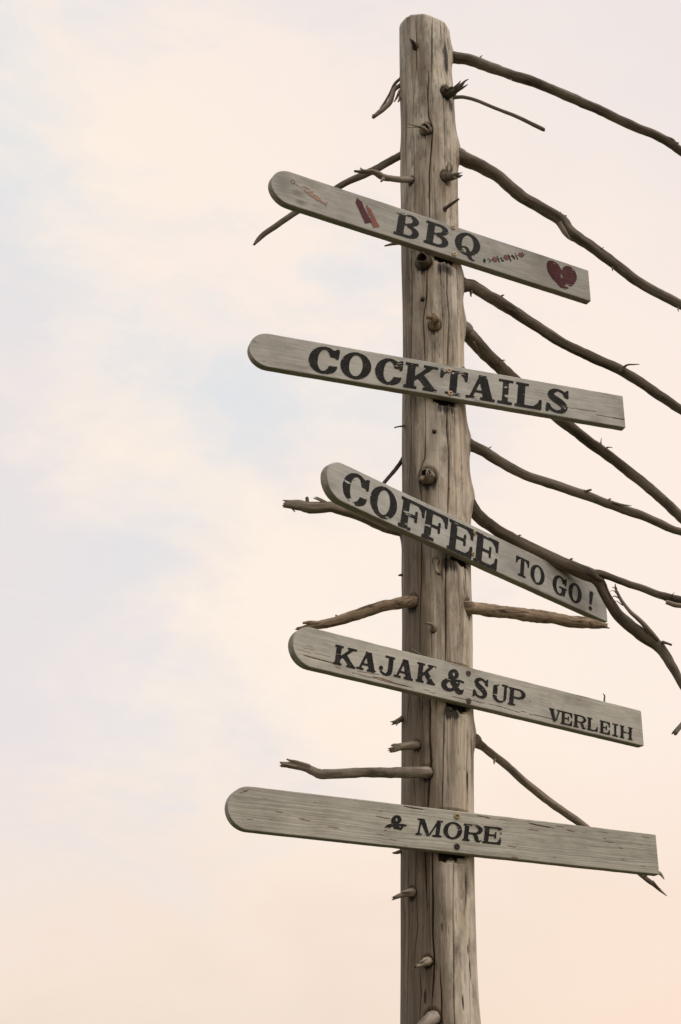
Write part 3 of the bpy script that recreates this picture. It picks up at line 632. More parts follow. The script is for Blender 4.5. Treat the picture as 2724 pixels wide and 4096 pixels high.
def build_trunk():
    F_, B_ = R_(104), 430
    ph = np.concatenate([np.linspace(-F_, F_, B_), np.linspace(F_, 2 * math.pi - F_, 72)[1:-1]])
    phw = (ph + np.pi) % (2 * np.pi) - np.pi
    ztop = float(at(1696, 53, -0.105)[2])
    zs = np.concatenate([np.linspace(0, 2.1, 50)[:-1], np.arange(2.1, ztop, 0.005), [ztop]])
    PH, Z = np.meshgrid(phw, zs); R0 = RR(Z); R = R0.copy()
    cosp, sinp = np.cos(PH), np.sin(PH)
    arc = PH * 0.12
    # slow fluting, bumps and fine ridges along the grain (periodic around the trunk)
    R += 0.0055 * (vn(cosp * 2.2 + 5, sinp * 2.2 + Z * 0.55, 1) - 0.5) + 0.0045 * (vn(cosp * 4.2 + 15, sinp * 4.2 + Z * 1.3, 2) - 0.5)
    R += 0.0016 * (vn(cosp * 9 + 25, sinp * 9 + Z * 0.9, 3) - 0.5) + 0.0007 * (vn(arc * 260, Z * 2.0, 4) - 0.5) * (np.abs(PH) < F_)
    R += 0.0005 * (vn(arc * 620, Z * 9.0, 5) - 0.5) * (np.abs(PH) < F_)
    # collars where branches leave the trunk
    for phi, z0, r, c, front in COLLARS:
        d = (PH - phi + np.pi) % (2 * np.pi) - np.pi
        x = d * R0 / (r * 1.25); zz = (Z - z0 - r * 0.25) / np.where(Z > z0, r * 2.4, r * 1.7)
        R += (0.62 if not front else 0.42) * r * c * np.exp(-(x * x + zz * zz))
        if front:     # narrow trench round the loose stub
            q = np.sqrt((d * R0) ** 2 + (Z - z0) ** 2) / r
            R -= 0.015 * np.exp(-((q - 1.10) / 0.20) ** 2) * min(1, c)
    # drying cracks
    cr = np.zeros_like(R)
    hair = []
    for k in range(150):
        pp = RNG.uniform(-1.45, 1.45); pz = RNG.uniform(2.2, 6.2); L = RNG.uniform(0.05, 0.45); dr = RNG.normal(0, 0.03)
        hair.append(([(pp, pz), (pp + dr * .5 + RNG.normal(0, .012), pz + L / 2), (pp + dr, pz + L)], RNG.uniform(1.2, 2.4)))
    for k, (pl, w) in enumerate(CRACKS + hair):
        S = [surf(x, y) for x, y in pl] if k < len(CRACKS) else [(None, q[0], q[1]) for q in pl[::-1]]
        pz = np.array([q[2] for q in S])[::-1]; pp = np.array([q[1] for q in S])[::-1]
        rows = np.where((zs > pz[0] - 0.02) & (zs < pz[-1] + 0.02))[0]
        if len(rows) == 0: continue
        zr = zs[rows]; pc = np.interp(zr, pz, pp) + (vn(zr * 14, k + 0.5, k % 37) - 0.5) * 0.020 + (vn(zr * 60, k + 0.5, k + 40) - 0.5) * 0.008
        ends = np.clip(np.minimum(zr - pz[0] + 0.02, pz[-1] + 0.02 - zr) / 0.09, 0, 1)
        wid = w * 0.00043 * (0.55 + 0.75 * vn(zr * 9, k, k + 7)) * (0.35 + 0.65 * ends)
        dep = (0.007 + 0.0025 * w if k < len(CRACKS) else 0.0035) * ends ** 0.5
        d = (PH[rows] - pc[:, None]) * R0[rows]
        g = np.exp(-(np.abs(d) / wid[:, None]) ** 2.2) * dep[:, None]
        lip = 0.0004 * np.exp(-(d / 0.007) ** 2)
        cr[rows] = np.maximum(cr[rows], g); R[rows] -= lip
    R -= np.minimum(cr, 0.024)
    # small pits
    for k in range(170):
        pz = RNG.uniform(2.3, 6.2); pp = RNG.uniform(-1.5, 1.5); s = RNG.uniform(0.0012, 0.0028); st = RNG.uniform(1.5, 9)
        r0 = np.searchsorted(zs, pz - s * st * 3); r1 = np.searchsorted(zs, pz + s * st * 3) + 1
        d = (PH[r0:r1] - pp) * 0.11; R[r0:r1] -= 0.004 * np.exp(-(d / s) ** 2 - ((Z[r0:r1] - pz) / (s * st)) ** 2)
    # flat notches cut for the boards, with a pocket below each, its shade and mould painted in
    POCK = []
    for b in BOARDS.values():
        yaw = R_(b['yaw']); qb = b['q'] - BOARD_T + 0.001
        xo = b['cx'] - CX(Z)
        lim = (qb + xo * math.sin(yaw)) / np.maximum(np.cos(PH - yaw), 0.2)
        m = (Z > b['zt'] - b['h'] - 0.022 - 0.008 * vn(arc * 90, Z * 0, 9)) & (Z < b['zt'] + 0.006) & (np.cos(PH - yaw) > 0.3)
        R = np.where(m, np.minimum(R, lim), R)
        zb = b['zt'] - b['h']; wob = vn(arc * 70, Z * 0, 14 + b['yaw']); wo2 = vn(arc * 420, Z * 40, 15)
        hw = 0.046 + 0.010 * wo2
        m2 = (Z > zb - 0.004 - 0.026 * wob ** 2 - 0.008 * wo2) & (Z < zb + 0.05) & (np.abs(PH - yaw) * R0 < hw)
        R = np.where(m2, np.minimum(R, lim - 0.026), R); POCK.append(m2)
    # sawn top: slightly tilted
    pl, pr, pf = at(1603, 100, 0), at(1788, 126, 0), at(1696, 53, -0.105)
    nrm = np.cross(pr - pl, pf - pl)
    X = CX(Z) + R * sinp; Y = -R * cosp
    zt = pl[2] - (nrm[0] * (X - pl[0]) + nrm[1] * (Y - pl[1])) / nrm[2]
    zt = zt + 0.004 * (vn(arc * 60, Z * 0, 12) - 0.5)
    f = np.clip((Z - (ztop - 0.45)) / 0.45, 0, 1)
    Zf = Z + (zt - ztop) * f
    n, m = Z.shape
    # soften the very rim
    rim = np.clip((Z - (ztop - 0.012)) / 0.012, 0, 1); X = CX(Z) + (R - 0.004 * rim ** 2) * sinp; Y = -(R - 0.004 * rim ** 2) * cosp
    V = np.stack([X, Y, Zf], -1).reshape(-1, 3)
    i = np.arange(n - 1)[:, None] * m; j = np.arange(m)[None, :]; j2 = (j + 1) % m
    F = np.stack([i + j, i + j2, i + m + j2, i + m + j], -1).reshape(-1, 4)
    # top cap as quads to a shrunken ring and a centre (degenerate-free)
    top = V[(n - 1) * m:]; c = top.mean(0); ring = c + (top - c) * 0.5 - np.array([0, 0, 0.004]); ctr = c - np.array([0, 0, 0.006])
    nv = len(V); V = np.vstack([V, ring, ctr[None]])
    a0 = (n - 1) * m
    Fc = np.stack([a0 + j[0], a0 + j2[0], nv + j2[0], nv + j[0]], -1)
    faces = np.vstack([F, Fc])
    allf = faces
    me = fast_mesh('trunk', V, allf)
    G = np.vstack([np.stack([sinp * 0.12, -cosp * 0.12, Z], -1).reshape(-1, 3), ring * np.array([1, 1, .2]), ctr[None]])
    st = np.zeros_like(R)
    for m2 in POCK: st = np.maximum(st, m2 * 1.1)  # shade inside each pocket painted near-black
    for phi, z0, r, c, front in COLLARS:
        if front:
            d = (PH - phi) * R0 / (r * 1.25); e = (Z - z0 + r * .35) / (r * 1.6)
            st = np.maximum(st, 1.05 * np.exp(-(d * d + e * e) ** 1.5))  # contact shade and mould painted dark round each stub root
    for (x, y, hw, hh, s) in STAINS_SHADE:
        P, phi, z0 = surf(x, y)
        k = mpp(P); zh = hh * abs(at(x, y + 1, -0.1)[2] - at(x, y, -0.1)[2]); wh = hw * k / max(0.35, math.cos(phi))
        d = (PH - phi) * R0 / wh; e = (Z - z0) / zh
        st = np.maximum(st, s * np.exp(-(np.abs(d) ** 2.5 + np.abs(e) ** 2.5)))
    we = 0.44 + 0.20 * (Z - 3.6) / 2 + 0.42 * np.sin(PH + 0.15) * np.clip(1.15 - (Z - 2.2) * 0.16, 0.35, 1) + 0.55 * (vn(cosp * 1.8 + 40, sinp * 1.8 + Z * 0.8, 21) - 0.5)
    attr(me, 'weather', np.concatenate([we.ravel(), np.full(m + 1, .7)]))
    attr(me, 'grain', G, 'FLOAT_VECTOR'); attr(me, 'stain_shade', np.concatenate([st.ravel(), np.zeros(m + 1)]))
    return me


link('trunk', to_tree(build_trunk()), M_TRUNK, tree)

for b in BR:
    ns = 22 if b['R'].max() > 0.015 else 12
    o = link('branch' if b['kind'] == 'limb' else 'branch_stub', to_tree(tube(b['P'], b['R'], ns, b['end'], max(b['rough'], 1.45) if b['kind'] == 'stub' else b['rough'], 1.7 if b['kind'] == 'stub' else b['jl'])), b['mat'], tree)
    if b['label']: o['label'] = b['label']
    for nm, pts in b['sub']:
        P = np.array([at(x, y, Y) for x, y, Y, w in pts]); Rw = np.array([w / 2 * mpp(p) for p, (x, y, Y, w) in zip(P, pts)])
        ax = b['P'][np.argmin(np.linalg.norm(b['P'] - P[0], axis=1))]
        big = nm in ('side_limb', 'side_twig', 'knob')
        mt = M_STUB if nm == 'bark_strip' else b['mat'] if nm in ('side_limb', 'side_twig', 'twig', 'knob') else (M_ROT if nm in ('splinter', 'fibre') and b['mat'] in (M_ROT, M_BRANCH) else b['mat'])
        d = P[0] - P[1]; d /= np.linalg.norm(d)
        P = np.vstack([P[0] + d * min(0.012, Rw[0] * 1.2), P]); Rw = np.concatenate([[Rw[0]], Rw])
        nm2 = {'side_limb': 'side_branch', 'side_twig': 'twig'}.get(nm, nm)
        link(nm2, to_tree(tube(P, Rw, 14 if big else 8, 'round' if nm == 'knob' else ('jag' if big else 'point'), 1.6 if nm == 'knob' else 1.2)), mt, o)

# ------------------------------------------------------------------ boards
def smooth01(x): x = np.clip(x, 0, 1); return x * x * (3 - 2 * x)


def build_board(name, b, bare, dirt, cracks, seed):
    h, t, uL, uR = b['h'], BOARD_T, b['uL'], b['uR']
    rl = h * 0.52
    us = np.concatenate([uL + rl * (1 - np.cos(np.linspace(0.04, math.pi / 2, 40))), np.arange(uL + rl + 0.003, uR - 0.004, 0.003), [uR - 0.0025, uR - 0.0008, uR]])
    hl = np.where(us < uL + rl, np.sqrt(np.clip(1 - ((uL + rl - us) / rl) ** 2, 0, 1)), 1.0) * h / 2
    endin = np.zeros_like(us); endin[-1] = 0.0022; endin[-2] = 0.0006
    hl = hl - endin
    nf = 86
    vv = np.concatenate([[-1, -0.992, -0.978], np.linspace(-0.96, 0.96, nf), [0.978, 0.992, 1]])
    bev = np.concatenate([[0.0038, 0.0016, 0.0005], np.zeros(nf), [0.0005, 0.0016, 0.0038]])
    nsd = 5
    prof_v = np.concatenate([vv, np.ones(nsd), [0.985], np.linspace(0.9, -0.9, 8), [-0.985], -np.ones(nsd)])
    prof_y = np.concatenate([bev, np.linspace(0.007, t - 0.003, nsd), [t], np.full(8, t), [t], np.linspace(t - 0.003, 0.007, nsd)])
    isf = np.concatenate([np.ones(len(vv), bool), np.zeros(len(prof_v) - len(vv), bool)])
    U, PV = np.meshgrid(us, prof_v, indexing='ij'); PY = np.broadcast_to(prof_y, U.shape).copy(); FR = np.broadcast_to(isf, U.shape)
    edgew = 1 + 0.012 * (vn(U * 22, PV * 0 + np.sign(PV), seed) - 0.5) + 0.008 * (vn(U * 90, np.sign(PV), seed + 1) - 0.5)
    Vv = PV * hl[:, None] * np.where(np.abs(PV) > 0.95, edgew, 1.0)
    Y = PY + np.where(np.abs(U - uL) < 1e9, endin[:, None] * np.where(FR, 1, -1) * 0.5, 0)
    # slight bow and surface unevenness
    Y = Y + 0.0012 * (vn(U * 3, PV * 0.7, seed + 2) - 0.5) + np.where(FR, 0.0005 * (vn(U * 12, Vv * 160, seed + 3) - 0.5), 0)
    edge = np.clip((np.abs(Vv) - (hl[:, None] - 0.0045)) / 0.004, 0, 1) * (hl[:, None] > 0.004)
    edge = np.where(FR, edge * 0.62, 0.72)
    tip = np.clip((uL + 0.006 - U) / 0.006, 0, 1); edge = np.maximum(edge, np.where(FR, tip * 0.6, edge))
    rnd = (U < uL + rl * 0.75) & ~FR; edge = np.where(rnd, 1.0, edge)
    V0 = h / 2 + Vv      # v measured down from the top edge
    ba = np.zeros_like(U)
    for (u0, v0, u1, v1, w) in bare:
        L = max(1e-6, u1 - u0); tt = (U - u0) / L; vc = v0 + (v1 - v0) * tt + 0.0015 * (vn(U * 45, v0 * 300 + 0 * U, 5) - 0.5)
        ta = np.clip(np.minimum(tt, 1 - tt) * 5, 0, 1)
        ba = np.maximum(ba, np.where(FR & (tt > 0) & (tt < 1), np.exp(-((V0 - vc) / (w * ta + 1e-5)) ** 2), 0))
    for (u0, v0, u1, v1, w) in cracks:
        L = u1 - u0; tt = (U - u0) / L; vc = v0 + (v1 - v0) * tt + 0.003 * (vn(U * 25, v0 * 200 + 0 * U, 6) - 0.5)
        ta = np.clip(np.minimum(tt, 1 - tt if u1 < uR - .01 else tt) * 6, 0, 1)
        Y = Y + np.where(FR & (tt > 0) & (tt < 1), 0.006 * np.exp(-((V0 - vc) / (w * ta + 1e-5)) ** 2), 0)
    Y = Y + np.where(FR, 0.0007 * np.clip(ba, 0, 1), 0)
    di = np.zeros_like(U)
    for (u0, v0, su, sv, s) in dirt:
        di = np.maximum(di, s * np.exp(-((U - u0) / su) ** 2 - ((V0 - v0) / sv) ** 2) * FR)
    Vt = np.stack([U, Y, -V0], -1); n, m = U.shape
    i = np.arange(n - 1)[:, None] * m; j = np.arange(m)[None, :]; j2 = (j + 1) % m
    F = np.stack([i + j, i + m + j, i + m + j2, i + j2], -1).reshape(-1, 4)
    faces = [tuple(f) for f in F] + [tuple(range(m)), tuple(range((n - 1) * m + m - 1, (n - 1) * m - 1, -1))]
    me = fast_mesh('board', Vt.reshape(-1, 3), faces)
    attr(me, 'edge', edge); attr(me, 'bare', ba); attr(me, 'dirt', di)
    return me


# ------------------------------------------------------------------ lettering: slab-serif glyphs as masks -> worn outlines
ST, TH, SF = 0.275, 0.11, 0.105


class G:
    """glyph mask on a grid; x in [0,a], y in [0,1] upward"""
    def __init__(s, a, cell):
        s.a = a; pad = 0.26
        s.x = np.arange(-pad, a + pad, cell); s.y = np.arange(-pad, 1 + pad, cell); s.X, s.Y = np.meshgrid(s.x, s.y); s.m = np.zeros(s.X.shape, bool)

    def rect(s, x0, y0, x1, y1): return (s.X >= x0) & (s.X <= x1) & (s.Y >= y0) & (s.Y <= y1)
    def ell(s, cx, cy, rx, ry): return ((s.X - cx) / rx) ** 2 + ((s.Y - cy) / ry) ** 2 <= 1

    def poly(s, P):
        ins = np.zeros(s.X.shape, bool); n = len(P)
        for i in range(n):
            x0, y0 = P[i]; x1, y1 = P[(i + 1) % n]
            if y0 == y1: continue
            c = ((s.Y < y0) != (s.Y < y1)) & (s.X < (x1 - x0) * (s.Y - y0) / (y1 - y0) + x0); ins ^= c
        return ins

    def stroke(s, pts, n=14):
        S = cat(np.array(pts, float), n); m = np.zeros(s.X.shape, bool)
        for (x, y, w) in S: m |= (s.X - x) ** 2 + (s.Y - y) ** 2 <= (w / 2) ** 2
        return m


def glyph(ch, a, cell):
    g = G(a, cell); r, e, p, k = g.rect, g.ell, g.poly, g.stroke; st = min(ST, a * 0.36); m = g.m
    l0, l1 = 0.09, 0.09 + st            # left stem
    if ch == 'I':
        c = a / 2; m = r(c - st / 2, 0, c + st / 2, 1) | r(0.02, 0, a - .02, SF) | r(0.02, 1 - SF, a - .02, 1)
    elif ch == 'T':
        c = a / 2; m = r(c - st / 2, 0, c + st / 2, 1) | r(c - .3, 0, c + .3, SF) | r(0, 1 - SF, a, 1)
        m |= p([(0, 1), (0, .62), (.10, .62), (.14, .76), (.30, 1 - SF)]) | p([(a, 1), (a, .62), (a - .10, .62), (a - .14, .76), (a - .30, 1 - SF)])
    elif ch == 'L':
        m = r(l0, 0, l1, 1) | r(0, 1 - SF, l1 + .14, 1) | r(0, 0, a, SF) | p([(a, 0), (a, .42), (a - .10, .42), (a - .15, .26), (a - .32, SF)])
    elif ch in 'EF':
        m = r(l0, 0, l1, 1) | r(0, 1 - SF, a, 1) | r(l0, .455, .70 * a, .555) | r(.62 * a, .32, .72 * a, .70) | p([(a, 1), (a, .60), (a - .10, .60), (a - .14, .76), (a - .30, 1 - SF)])
        if ch == 'E': m |= r(0, 0, a, SF) | p([(a, 0), (a, .40), (a - .10, .40), (a - .14, .24), (a - .30, SF)])
        else: m |= r(0, 0, l1 + .15, SF)
    elif ch == 'H':
        m = r(l0, 0, l1, 1) | r(a - l1, 0, a - l0, 1) | r(l1, .45, a - l1, .56)
        for x in (0, a - l1 - .09): m |= r(x, 0, x + st + .18, SF) | r(x, 1 - SF, x + st + .18, 1)
    elif ch == 'K':
        m = r(l0, 0, l1, 1) | r(0, 0, l1 + .11, SF) | r(0, 1 - SF, l1 + .11, 1)
        m |= p([(l1 - .02, .28), (l1 - .02, .46), (a - .44, 1 - SF), (a - .20, 1 - SF)]) | r(a - .55, 1 - SF, a - .02, 1)
        m |= p([(l1 + .05, .50), (l1 + .28, .66), (a - .08, SF), (a - .42, SF)]) | r(a - .52, 0, a, SF)
    elif ch == 'A':
        m = p([(.14, SF), (.27, SF), (.54 * a, .96), (.36 * a, 1), (.42 * a, 1)]) | p([(a - .12 - st - .06, SF), (a - .10, SF), (.66 * a, 1), (.37 * a, 1)])
        m |= r(.28, .27, a - .34, .37) | r(0, 0, .42, SF) | r(a - .56, 0, a, SF)
    elif ch == 'V':
        m = p([(.08, 1 - SF), (.10 + st + .06, 1 - SF), (.62 * a, 0), (.40 * a, 0)]) | p([(a - .26, 1 - SF), (a - .12, 1 - SF), (.60 * a, 0), (.50 * a, 0)])
        m |= r(0, 1 - SF, .52, 1) | r(a - .42, 1 - SF, a, 1)
    elif ch == 'M':
        m = p([(.12, SF), (.24, SF), (.30, 1), (.16, 1)]) | p([(.08, 1), (.08 + st + .10, 1), (.5 * a + .10, 0), (.5 * a - .12, 0)]) | p([(.5 * a - .04, 0), (.5 * a + .08, 0), (a - .22, 1), (a - .36, 1)])
        m |= r(a - .14 - st, 0, a - .14, 1) | r(0, 0, .40, SF) | r(0, 1 - SF, .3, 1) | r(a - .60, 0, a, SF) | r(a - .4, 1 - SF, a, 1)
    elif ch in 'OQCG':
        cx = a / 2; m = e(cx, .5, a / 2, .515) & ~e(cx, .5, a / 2 - st * 1.08, .515 - TH)
        if ch == 'Q':
            m |= k([(.30 * a, .30, .05), (.42 * a, .33, .09), (.52 * a, .25, .16), (.58 * a, .08, .20), (.66 * a, -.08, .15), (.76 * a, -.16, .08), (.86 * a, -.14, .04)])
        if ch in 'CG':
            m &= ~(r(a * .58, .33, a + .3, .66) | p([(a * .5, .5), (a + .3, .78), (a + .3, .24)]))
            m |= p([(a - .12, .98), (a - .01, .98), (a - .02, .60), (a - .11, .60), (a - .16, .70), (a - .3, .85)])
            if ch == 'C': m |= k([(a * .66, .055, .12), (a * .82, .13, .11), (a * .90, .22, .10), (a * .95, .34, .04)])
            else: m |= r(a - .10 - st, .04, a - .10, .44) | r(a * .46, .37, a + .02, .37 + SF) | k([(a * .6, .05, .12), (a * .8, .12, .12)])
    elif ch == 'S':
        m = k([(.80 * a, .72, .09), (.72 * a, .87, .11), (.50 * a, .945, .115), (.28 * a, .88, .19), (.20 * a, .735, .25), (.33 * a, .60, .27), (.50 * a, .515, .28), (.68 * a, .41, .27), (.80 * a, .27, .25), (.72 * a, .11, .18), (.50 * a, .055, .115), (.26 * a, .13, .11), (.15 * a, .29, .09)], 16)
        m |= p([(a * .93, .99), (a * .84, .99), (a * .74, .84), (a * .84, .64), (a * .95, .64)]) | p([(a * .03, .01), (a * .12, .01), (a * .24, .15), (a * .14, .37), (a * .04, .37)])
    elif ch == 'B':
        m = r(l0, 0, l1, 1) | r(0, 0, a * .6, SF) | r(0, 1 - SF, a * .6, 1) | r(l1, .49, a * .6, .58)
        b1 = e(a * .55, .765, a * .39, .235) & ~e(a * .52, .765, a * .39 - st * .80, .235 - TH * .85)
        b2 = e(a * .56, .27, a * .44, .27) & ~e(a * .53, .27, a * .44 - st * .85, .27 - TH * .9)
        m |= (b1 | b2) & (g.X > a * .5)
    elif ch in 'PR':
        m = r(l0, 0, l1, 1) | r(0, 0, l1 + .13, SF) | r(0, 1 - SF, a * .55, 1) | r(l1, .42, a * .55, .515)
        m |= (e(a * .54, .71, a * .45, .29) & ~e(a * .50, .71, a * .45 - st * .85, .29 - TH * .9)) & (g.X > a * .48)
        if ch == 'R': m |= k([(a * .48, .46, .10), (a * .60, .42, .17), (a * .68, .28, .25), (a * .74, .12, .22), (a * .84, .05, .12), (a * .93, .08, .07), (a * .98, .17, .04)])
    elif ch == 'U':
        m = r(l0, .28, l1, 1) | r(a - l0 - .17, .28, a - l0, 1) | r(0, 1 - SF, l1 + .11, 1) | r(a - .42, 1 - SF, a, 1)
        o = e(a / 2, .31, a / 2 - l0, .315) & ~e(a / 2 + .05, .33, a / 2 - l0 - .19, .23); m |= o & (g.Y < .33)
    elif ch == 'J':
        m = r(a - l0 - st, .26, a - l0, 1) | r(a - st - .30, 1 - SF, a, 1)
        m |= k([(a - l0 - st / 2, .30, st), (a - l0 - st / 2 - .04, .14, st * .9), (a * .52, .03, .14), (a * .32, .05, .13), (a * .17, .18, .16), (a * .17, .30, .24)])
    elif ch == '&':
        kb = lambda P, n=14: k([(x, y, w * 1.22) for x, y, w in P], n)
        m = kb([(.90 * a, .06, .16), (.76 * a, .07, .22), (.60 * a, .28, .25), (.44 * a, .54, .25), (.36 * a, .76, .20), (.44 * a, .94, .12), (.58 * a, .93, .15), (.64 * a, .78, .17), (.54 * a, .62, .12), (.34 * a, .50, .12), (.16 * a, .36, .20), (.12 * a, .20, .24), (.24 * a, .06, .16), (.42 * a, .05, .12), (.60 * a, .16, .11), (.72 * a, .32, .11), (.80 * a, .50, .10)], 16)
        m |= kb([(.64 * a, .53, .08), (.8 * a, .54, .10), (.95 * a, .53, .08)]) | kb([(.9 * a, .06, .14), (.98 * a, .18, .05)])
    elif ch == '!':
        c = a / 2; m = p([(c - .10, .30), (c + .06, .30), (c + .17, .92), (c + .10, 1), (c - .08, 1), (c - .15, .92)]) | e(c - .02, .10, .135, .105)
    return g, m


def blur(f, k):
    """box-ish gaussian by repeated running means"""
    w = np.hanning(2 * k + 3)[1:-1]; w /= w.sum()
    f = np.apply_along_axis(lambda q: np.convolve(q, w, 'same'), 0, f); return np.apply_along_axis(lambda q: np.convolve(q, w, 'same'), 1, f)


def contour_mesh(f, iso, fx):
    """filled marching squares; fx maps (col, row) float arrays -> (x,z) local; interior runs are merged per row"""
    ny, nx = f.shape; ins = f > iso
    q = ins[:-1, :-1].astype(int) + 2 * ins[:-1, 1:] + 4 * ins[1:, 1:] + 8 * ins[1:, :-1]
    V, F = [], []
    def quad(ps):
        s = len(V); V.extend(ps); F.append(tuple(range(s, s + len(ps))))
    for r in range(ny - 1):
        row = q[r]; c = 0
        if not row.any(): continue
        while c < nx - 1:
            t = row[c]
            if t == 0: c += 1; continue
            if t == 15:
                c1 = c
                while c1 < nx - 1 and row[c1] == 15: c1 += 1
                quad([(c, r), (c1, r), (c1, r + 1), (c, r + 1)]); c = c1; continue
            cs = [(c, r), (c + 1, r), (c + 1, r + 1), (c, r + 1)]; vals = [f[r, c], f[r, c + 1], f[r + 1, c + 1], f[r + 1, c]]
            ps = []
            for i in range(4):
                a, b = vals[i], vals[(i + 1) % 4]
                if a > iso: ps.append(cs[i])
                if (a > iso) != (b > iso):
                    w = (iso - a) / (b - a); p0, p1 = cs[i], cs[(i + 1) % 4]; ps.append((p0[0] + (p1[0] - p0[0]) * w, p0[1] + (p1[1] - p0[1]) * w))
            if len(ps) >= 3: quad(ps)
            c += 1
    return np.array(V, float), F


LIFT = 0.0011


def print_mesh(xs, zs, f, iso=0.5, lift=LIFT, shear=0.0, z0=0.0):
    V, F = contour_mesh(f, iso, None)
    if len(V) == 0: return None
    x = np.interp(V[:, 0], np.arange(len(xs)), xs); z = np.interp(V[:, 1], np.arange(len(zs)), zs)
    P = np.stack([x + shear * (z - z0), np.full(len(x), -lift), z], -1)
    return fast_mesh('print', P, F, False)


def wear_field(U, W, seed, amt):
    """streaks of lost paint along the grain; > 0 keeps"""
    a = vn(U * 60, W * 420, seed); b = vn(U * 14, W * 60, seed + 3); c = vn(U * 150, W * 900, seed + 5); d = vn(U * 30, W * 30, seed + 9)
    w = 0.45 * a + 0.25 * c + 0.30 * b
    return (0.668 + 0.15 * (1 - amt) + 0.16 * (d - 0.5)) - w


def put_letter(parent, ch, ul, ur, vb, vt, slant, wear, seed, wipe=(), lift=LIFT):
    hh = vb - vt; a = (ur - ul) / hh; cell = 1 / 88.0
    if ch in 'IT!': pass
    g, m = glyph(ch, a, cell)
    f = blur(m.astype(float), 3)
    U = ul + g.X * hh; W = g.Y * hh
    # uneven stencil edge
    f = f + 0.16 * (vn(U * 260, W * 420, seed) - 0.5) + 0.10 * (vn(U * 90, W * 90, seed + 1) - 0.5)
    wf = wear_field(U + seed * 0.13, W + seed * 0.71, seed, wear)
    for (cx, cy, rx, ry, s) in wipe:
        d = ((g.X / a - cx) / rx) ** 2 + ((g.Y - cy) / ry) ** 2
        wf = wf - 0.62 * s * np.exp(-d * d) * (0.1 + 1.3 * vn(U * 120, W * 300, seed + 11))
    f = np.minimum(f, 0.5 + wf * 5)
    f[0, :] = f[-1, :] = 0; f[:, 0] = f[:, -1] = 0
    me = print_mesh(ul + g.x * hh, -vb + g.y * hh, f, 0.5, lift, slant, -(vb + vt) / 2)
    if me is None: return
    return link('letter', me, M_INK, parent)


def put_shape(parent, name, mat, polys, discs=(), strokes=(), seed=0, wear=0.4, lift=LIFT, holes=(), wipe=(), cell=0.0009):
    allp = [q for P in polys for q in P] + [(x - r, v - r) for x, v, r in discs] + [(x + r, v + r) for x, v, r in discs] + [(x, v) for S in strokes for x, v, w in S]
    u0, u1 = min(q[0] for q in allp) - .012, max(q[0] for q in allp) + .012; v0, v1 = min(q[1] for q in allp) - .012, max(q[1] for q in allp) + .012
    g = G(1, 1); g.x = np.arange(u0, u1, cell); g.y = np.arange(-v1, -v0, cell); g.X, g.Y = np.meshgrid(g.x, g.y)
    m = np.zeros(g.X.shape, bool)
    for P in polys: m |= g.poly([(x, -v) for x, v in P])
    for x, v, r in discs: m |= g.ell(x, -v, r, r)
    for S in strokes: m |= g.stroke([(x, -v, w) for x, v, w in S], 20)
    for x, v, r in holes: m &= ~g.ell(x, -v, r, r)
    f = blur(m.astype(float), 1) + 0.2 * (vn(g.X * 300, g.Y * 400, seed) - 0.5)
    wf = wear_field(g.X, g.Y, seed + 2, wear)
    for (x, v, rx, ry, s) in wipe:
        d = ((g.X - x) / rx) ** 2 + ((g.Y + v) / ry) ** 2; wf = wf - 0.6 * s * np.exp(-d * d) * (0.2 + 1.2 * vn(g.X * 160, g.Y * 300, seed + 4))
    f = np.minimum(f, 0.5 + wf * 5); f[0, :] = f[-1, :] = 0; f[:, 0] = f[:, -1] = 0
    me = print_mesh(g.x, g.y, f, 0.5, lift)
    return link(name, me, mat, parent) if me else None


def lathe(prof, n=20):
    """profile of (radius, y) turned about local y"""
    V, F = [], []
    for (r, y) in prof:
        for i in range(n):
            a = 2 * math.pi * i / n; V.append((r * math.cos(a), y, r * math.sin(a)))
    for k in range(len(prof) - 1):
        for i in range(n): F.append((k * n + i, k * n + (i + 1) % n, (k + 1) * n + (i + 1) % n, (k + 1) * n + i))
    F.append(tuple(range(n))); F.append(tuple(range((len(prof) - 1) * n + n - 1, (len(prof) - 1) * n - 1, -1)))
    return fast_mesh('lathe', V, F, True)


def screw(parent, u, v, mat, r=0.0098):
    s = link('screw', lathe([(r * .9, 0.004), (r, 0.0005), (r, -0.0018), (r * .86, -0.0036), (r * .50, -0.0036), (r * .36, -0.0026)], 24), mat, parent)
    s.location = (u, -0.0008, -v)
    V = []                                  # star-shaped recess
    for i in range(12):
        a = math.pi * 2 * i / 12; q = r * (0.40 if i % 2 == 0 else 0.27); V.append((q * math.cos(a), -0.0042, q * math.sin(a)))
    V += [(x * .8, 0.0008, z * .8) for x, y, z in V[:12]]
    F = [(i, (i + 1) % 12, 12 + (i + 1) % 12, 12 + i) for i in range(12)] + [tuple(range(12, 24)), tuple(range(11, -1, -1))]
    # the socket stands a hair proud of the ring's inner rim so that it reads as the dark drive recess
    k = link('socket', fast_mesh('socket', V, F, False), M_SOCKET, s)
    k.location = (0, 0.0012, 0)
    return s


def sign(key, label, mat, bare=(), dirt=(), cracks=(), seed=1):
    b = BOARDS[key]
    e = thing('wooden_sign', label, 'wooden sign', b['loc'], (0, R_(b['roll']), R_(b['yaw'])), 'painted boards nailed to the dead tree')
    link('board', build_board(key, b, bare, dirt, cracks, seed), mat, e)
    return e


def word(e, rows, slant, wear, seed, wipes={}, lift=LIFT):
    for i, (ch, ul, ur, vb, vt) in enumerate(rows):
        put_letter(e, ch, ul, ur, vb, vt, slant, wear, seed + i * 3, wipes.get(i, ()), lift)


PAINT = (0.49, 0.475, 0.425)
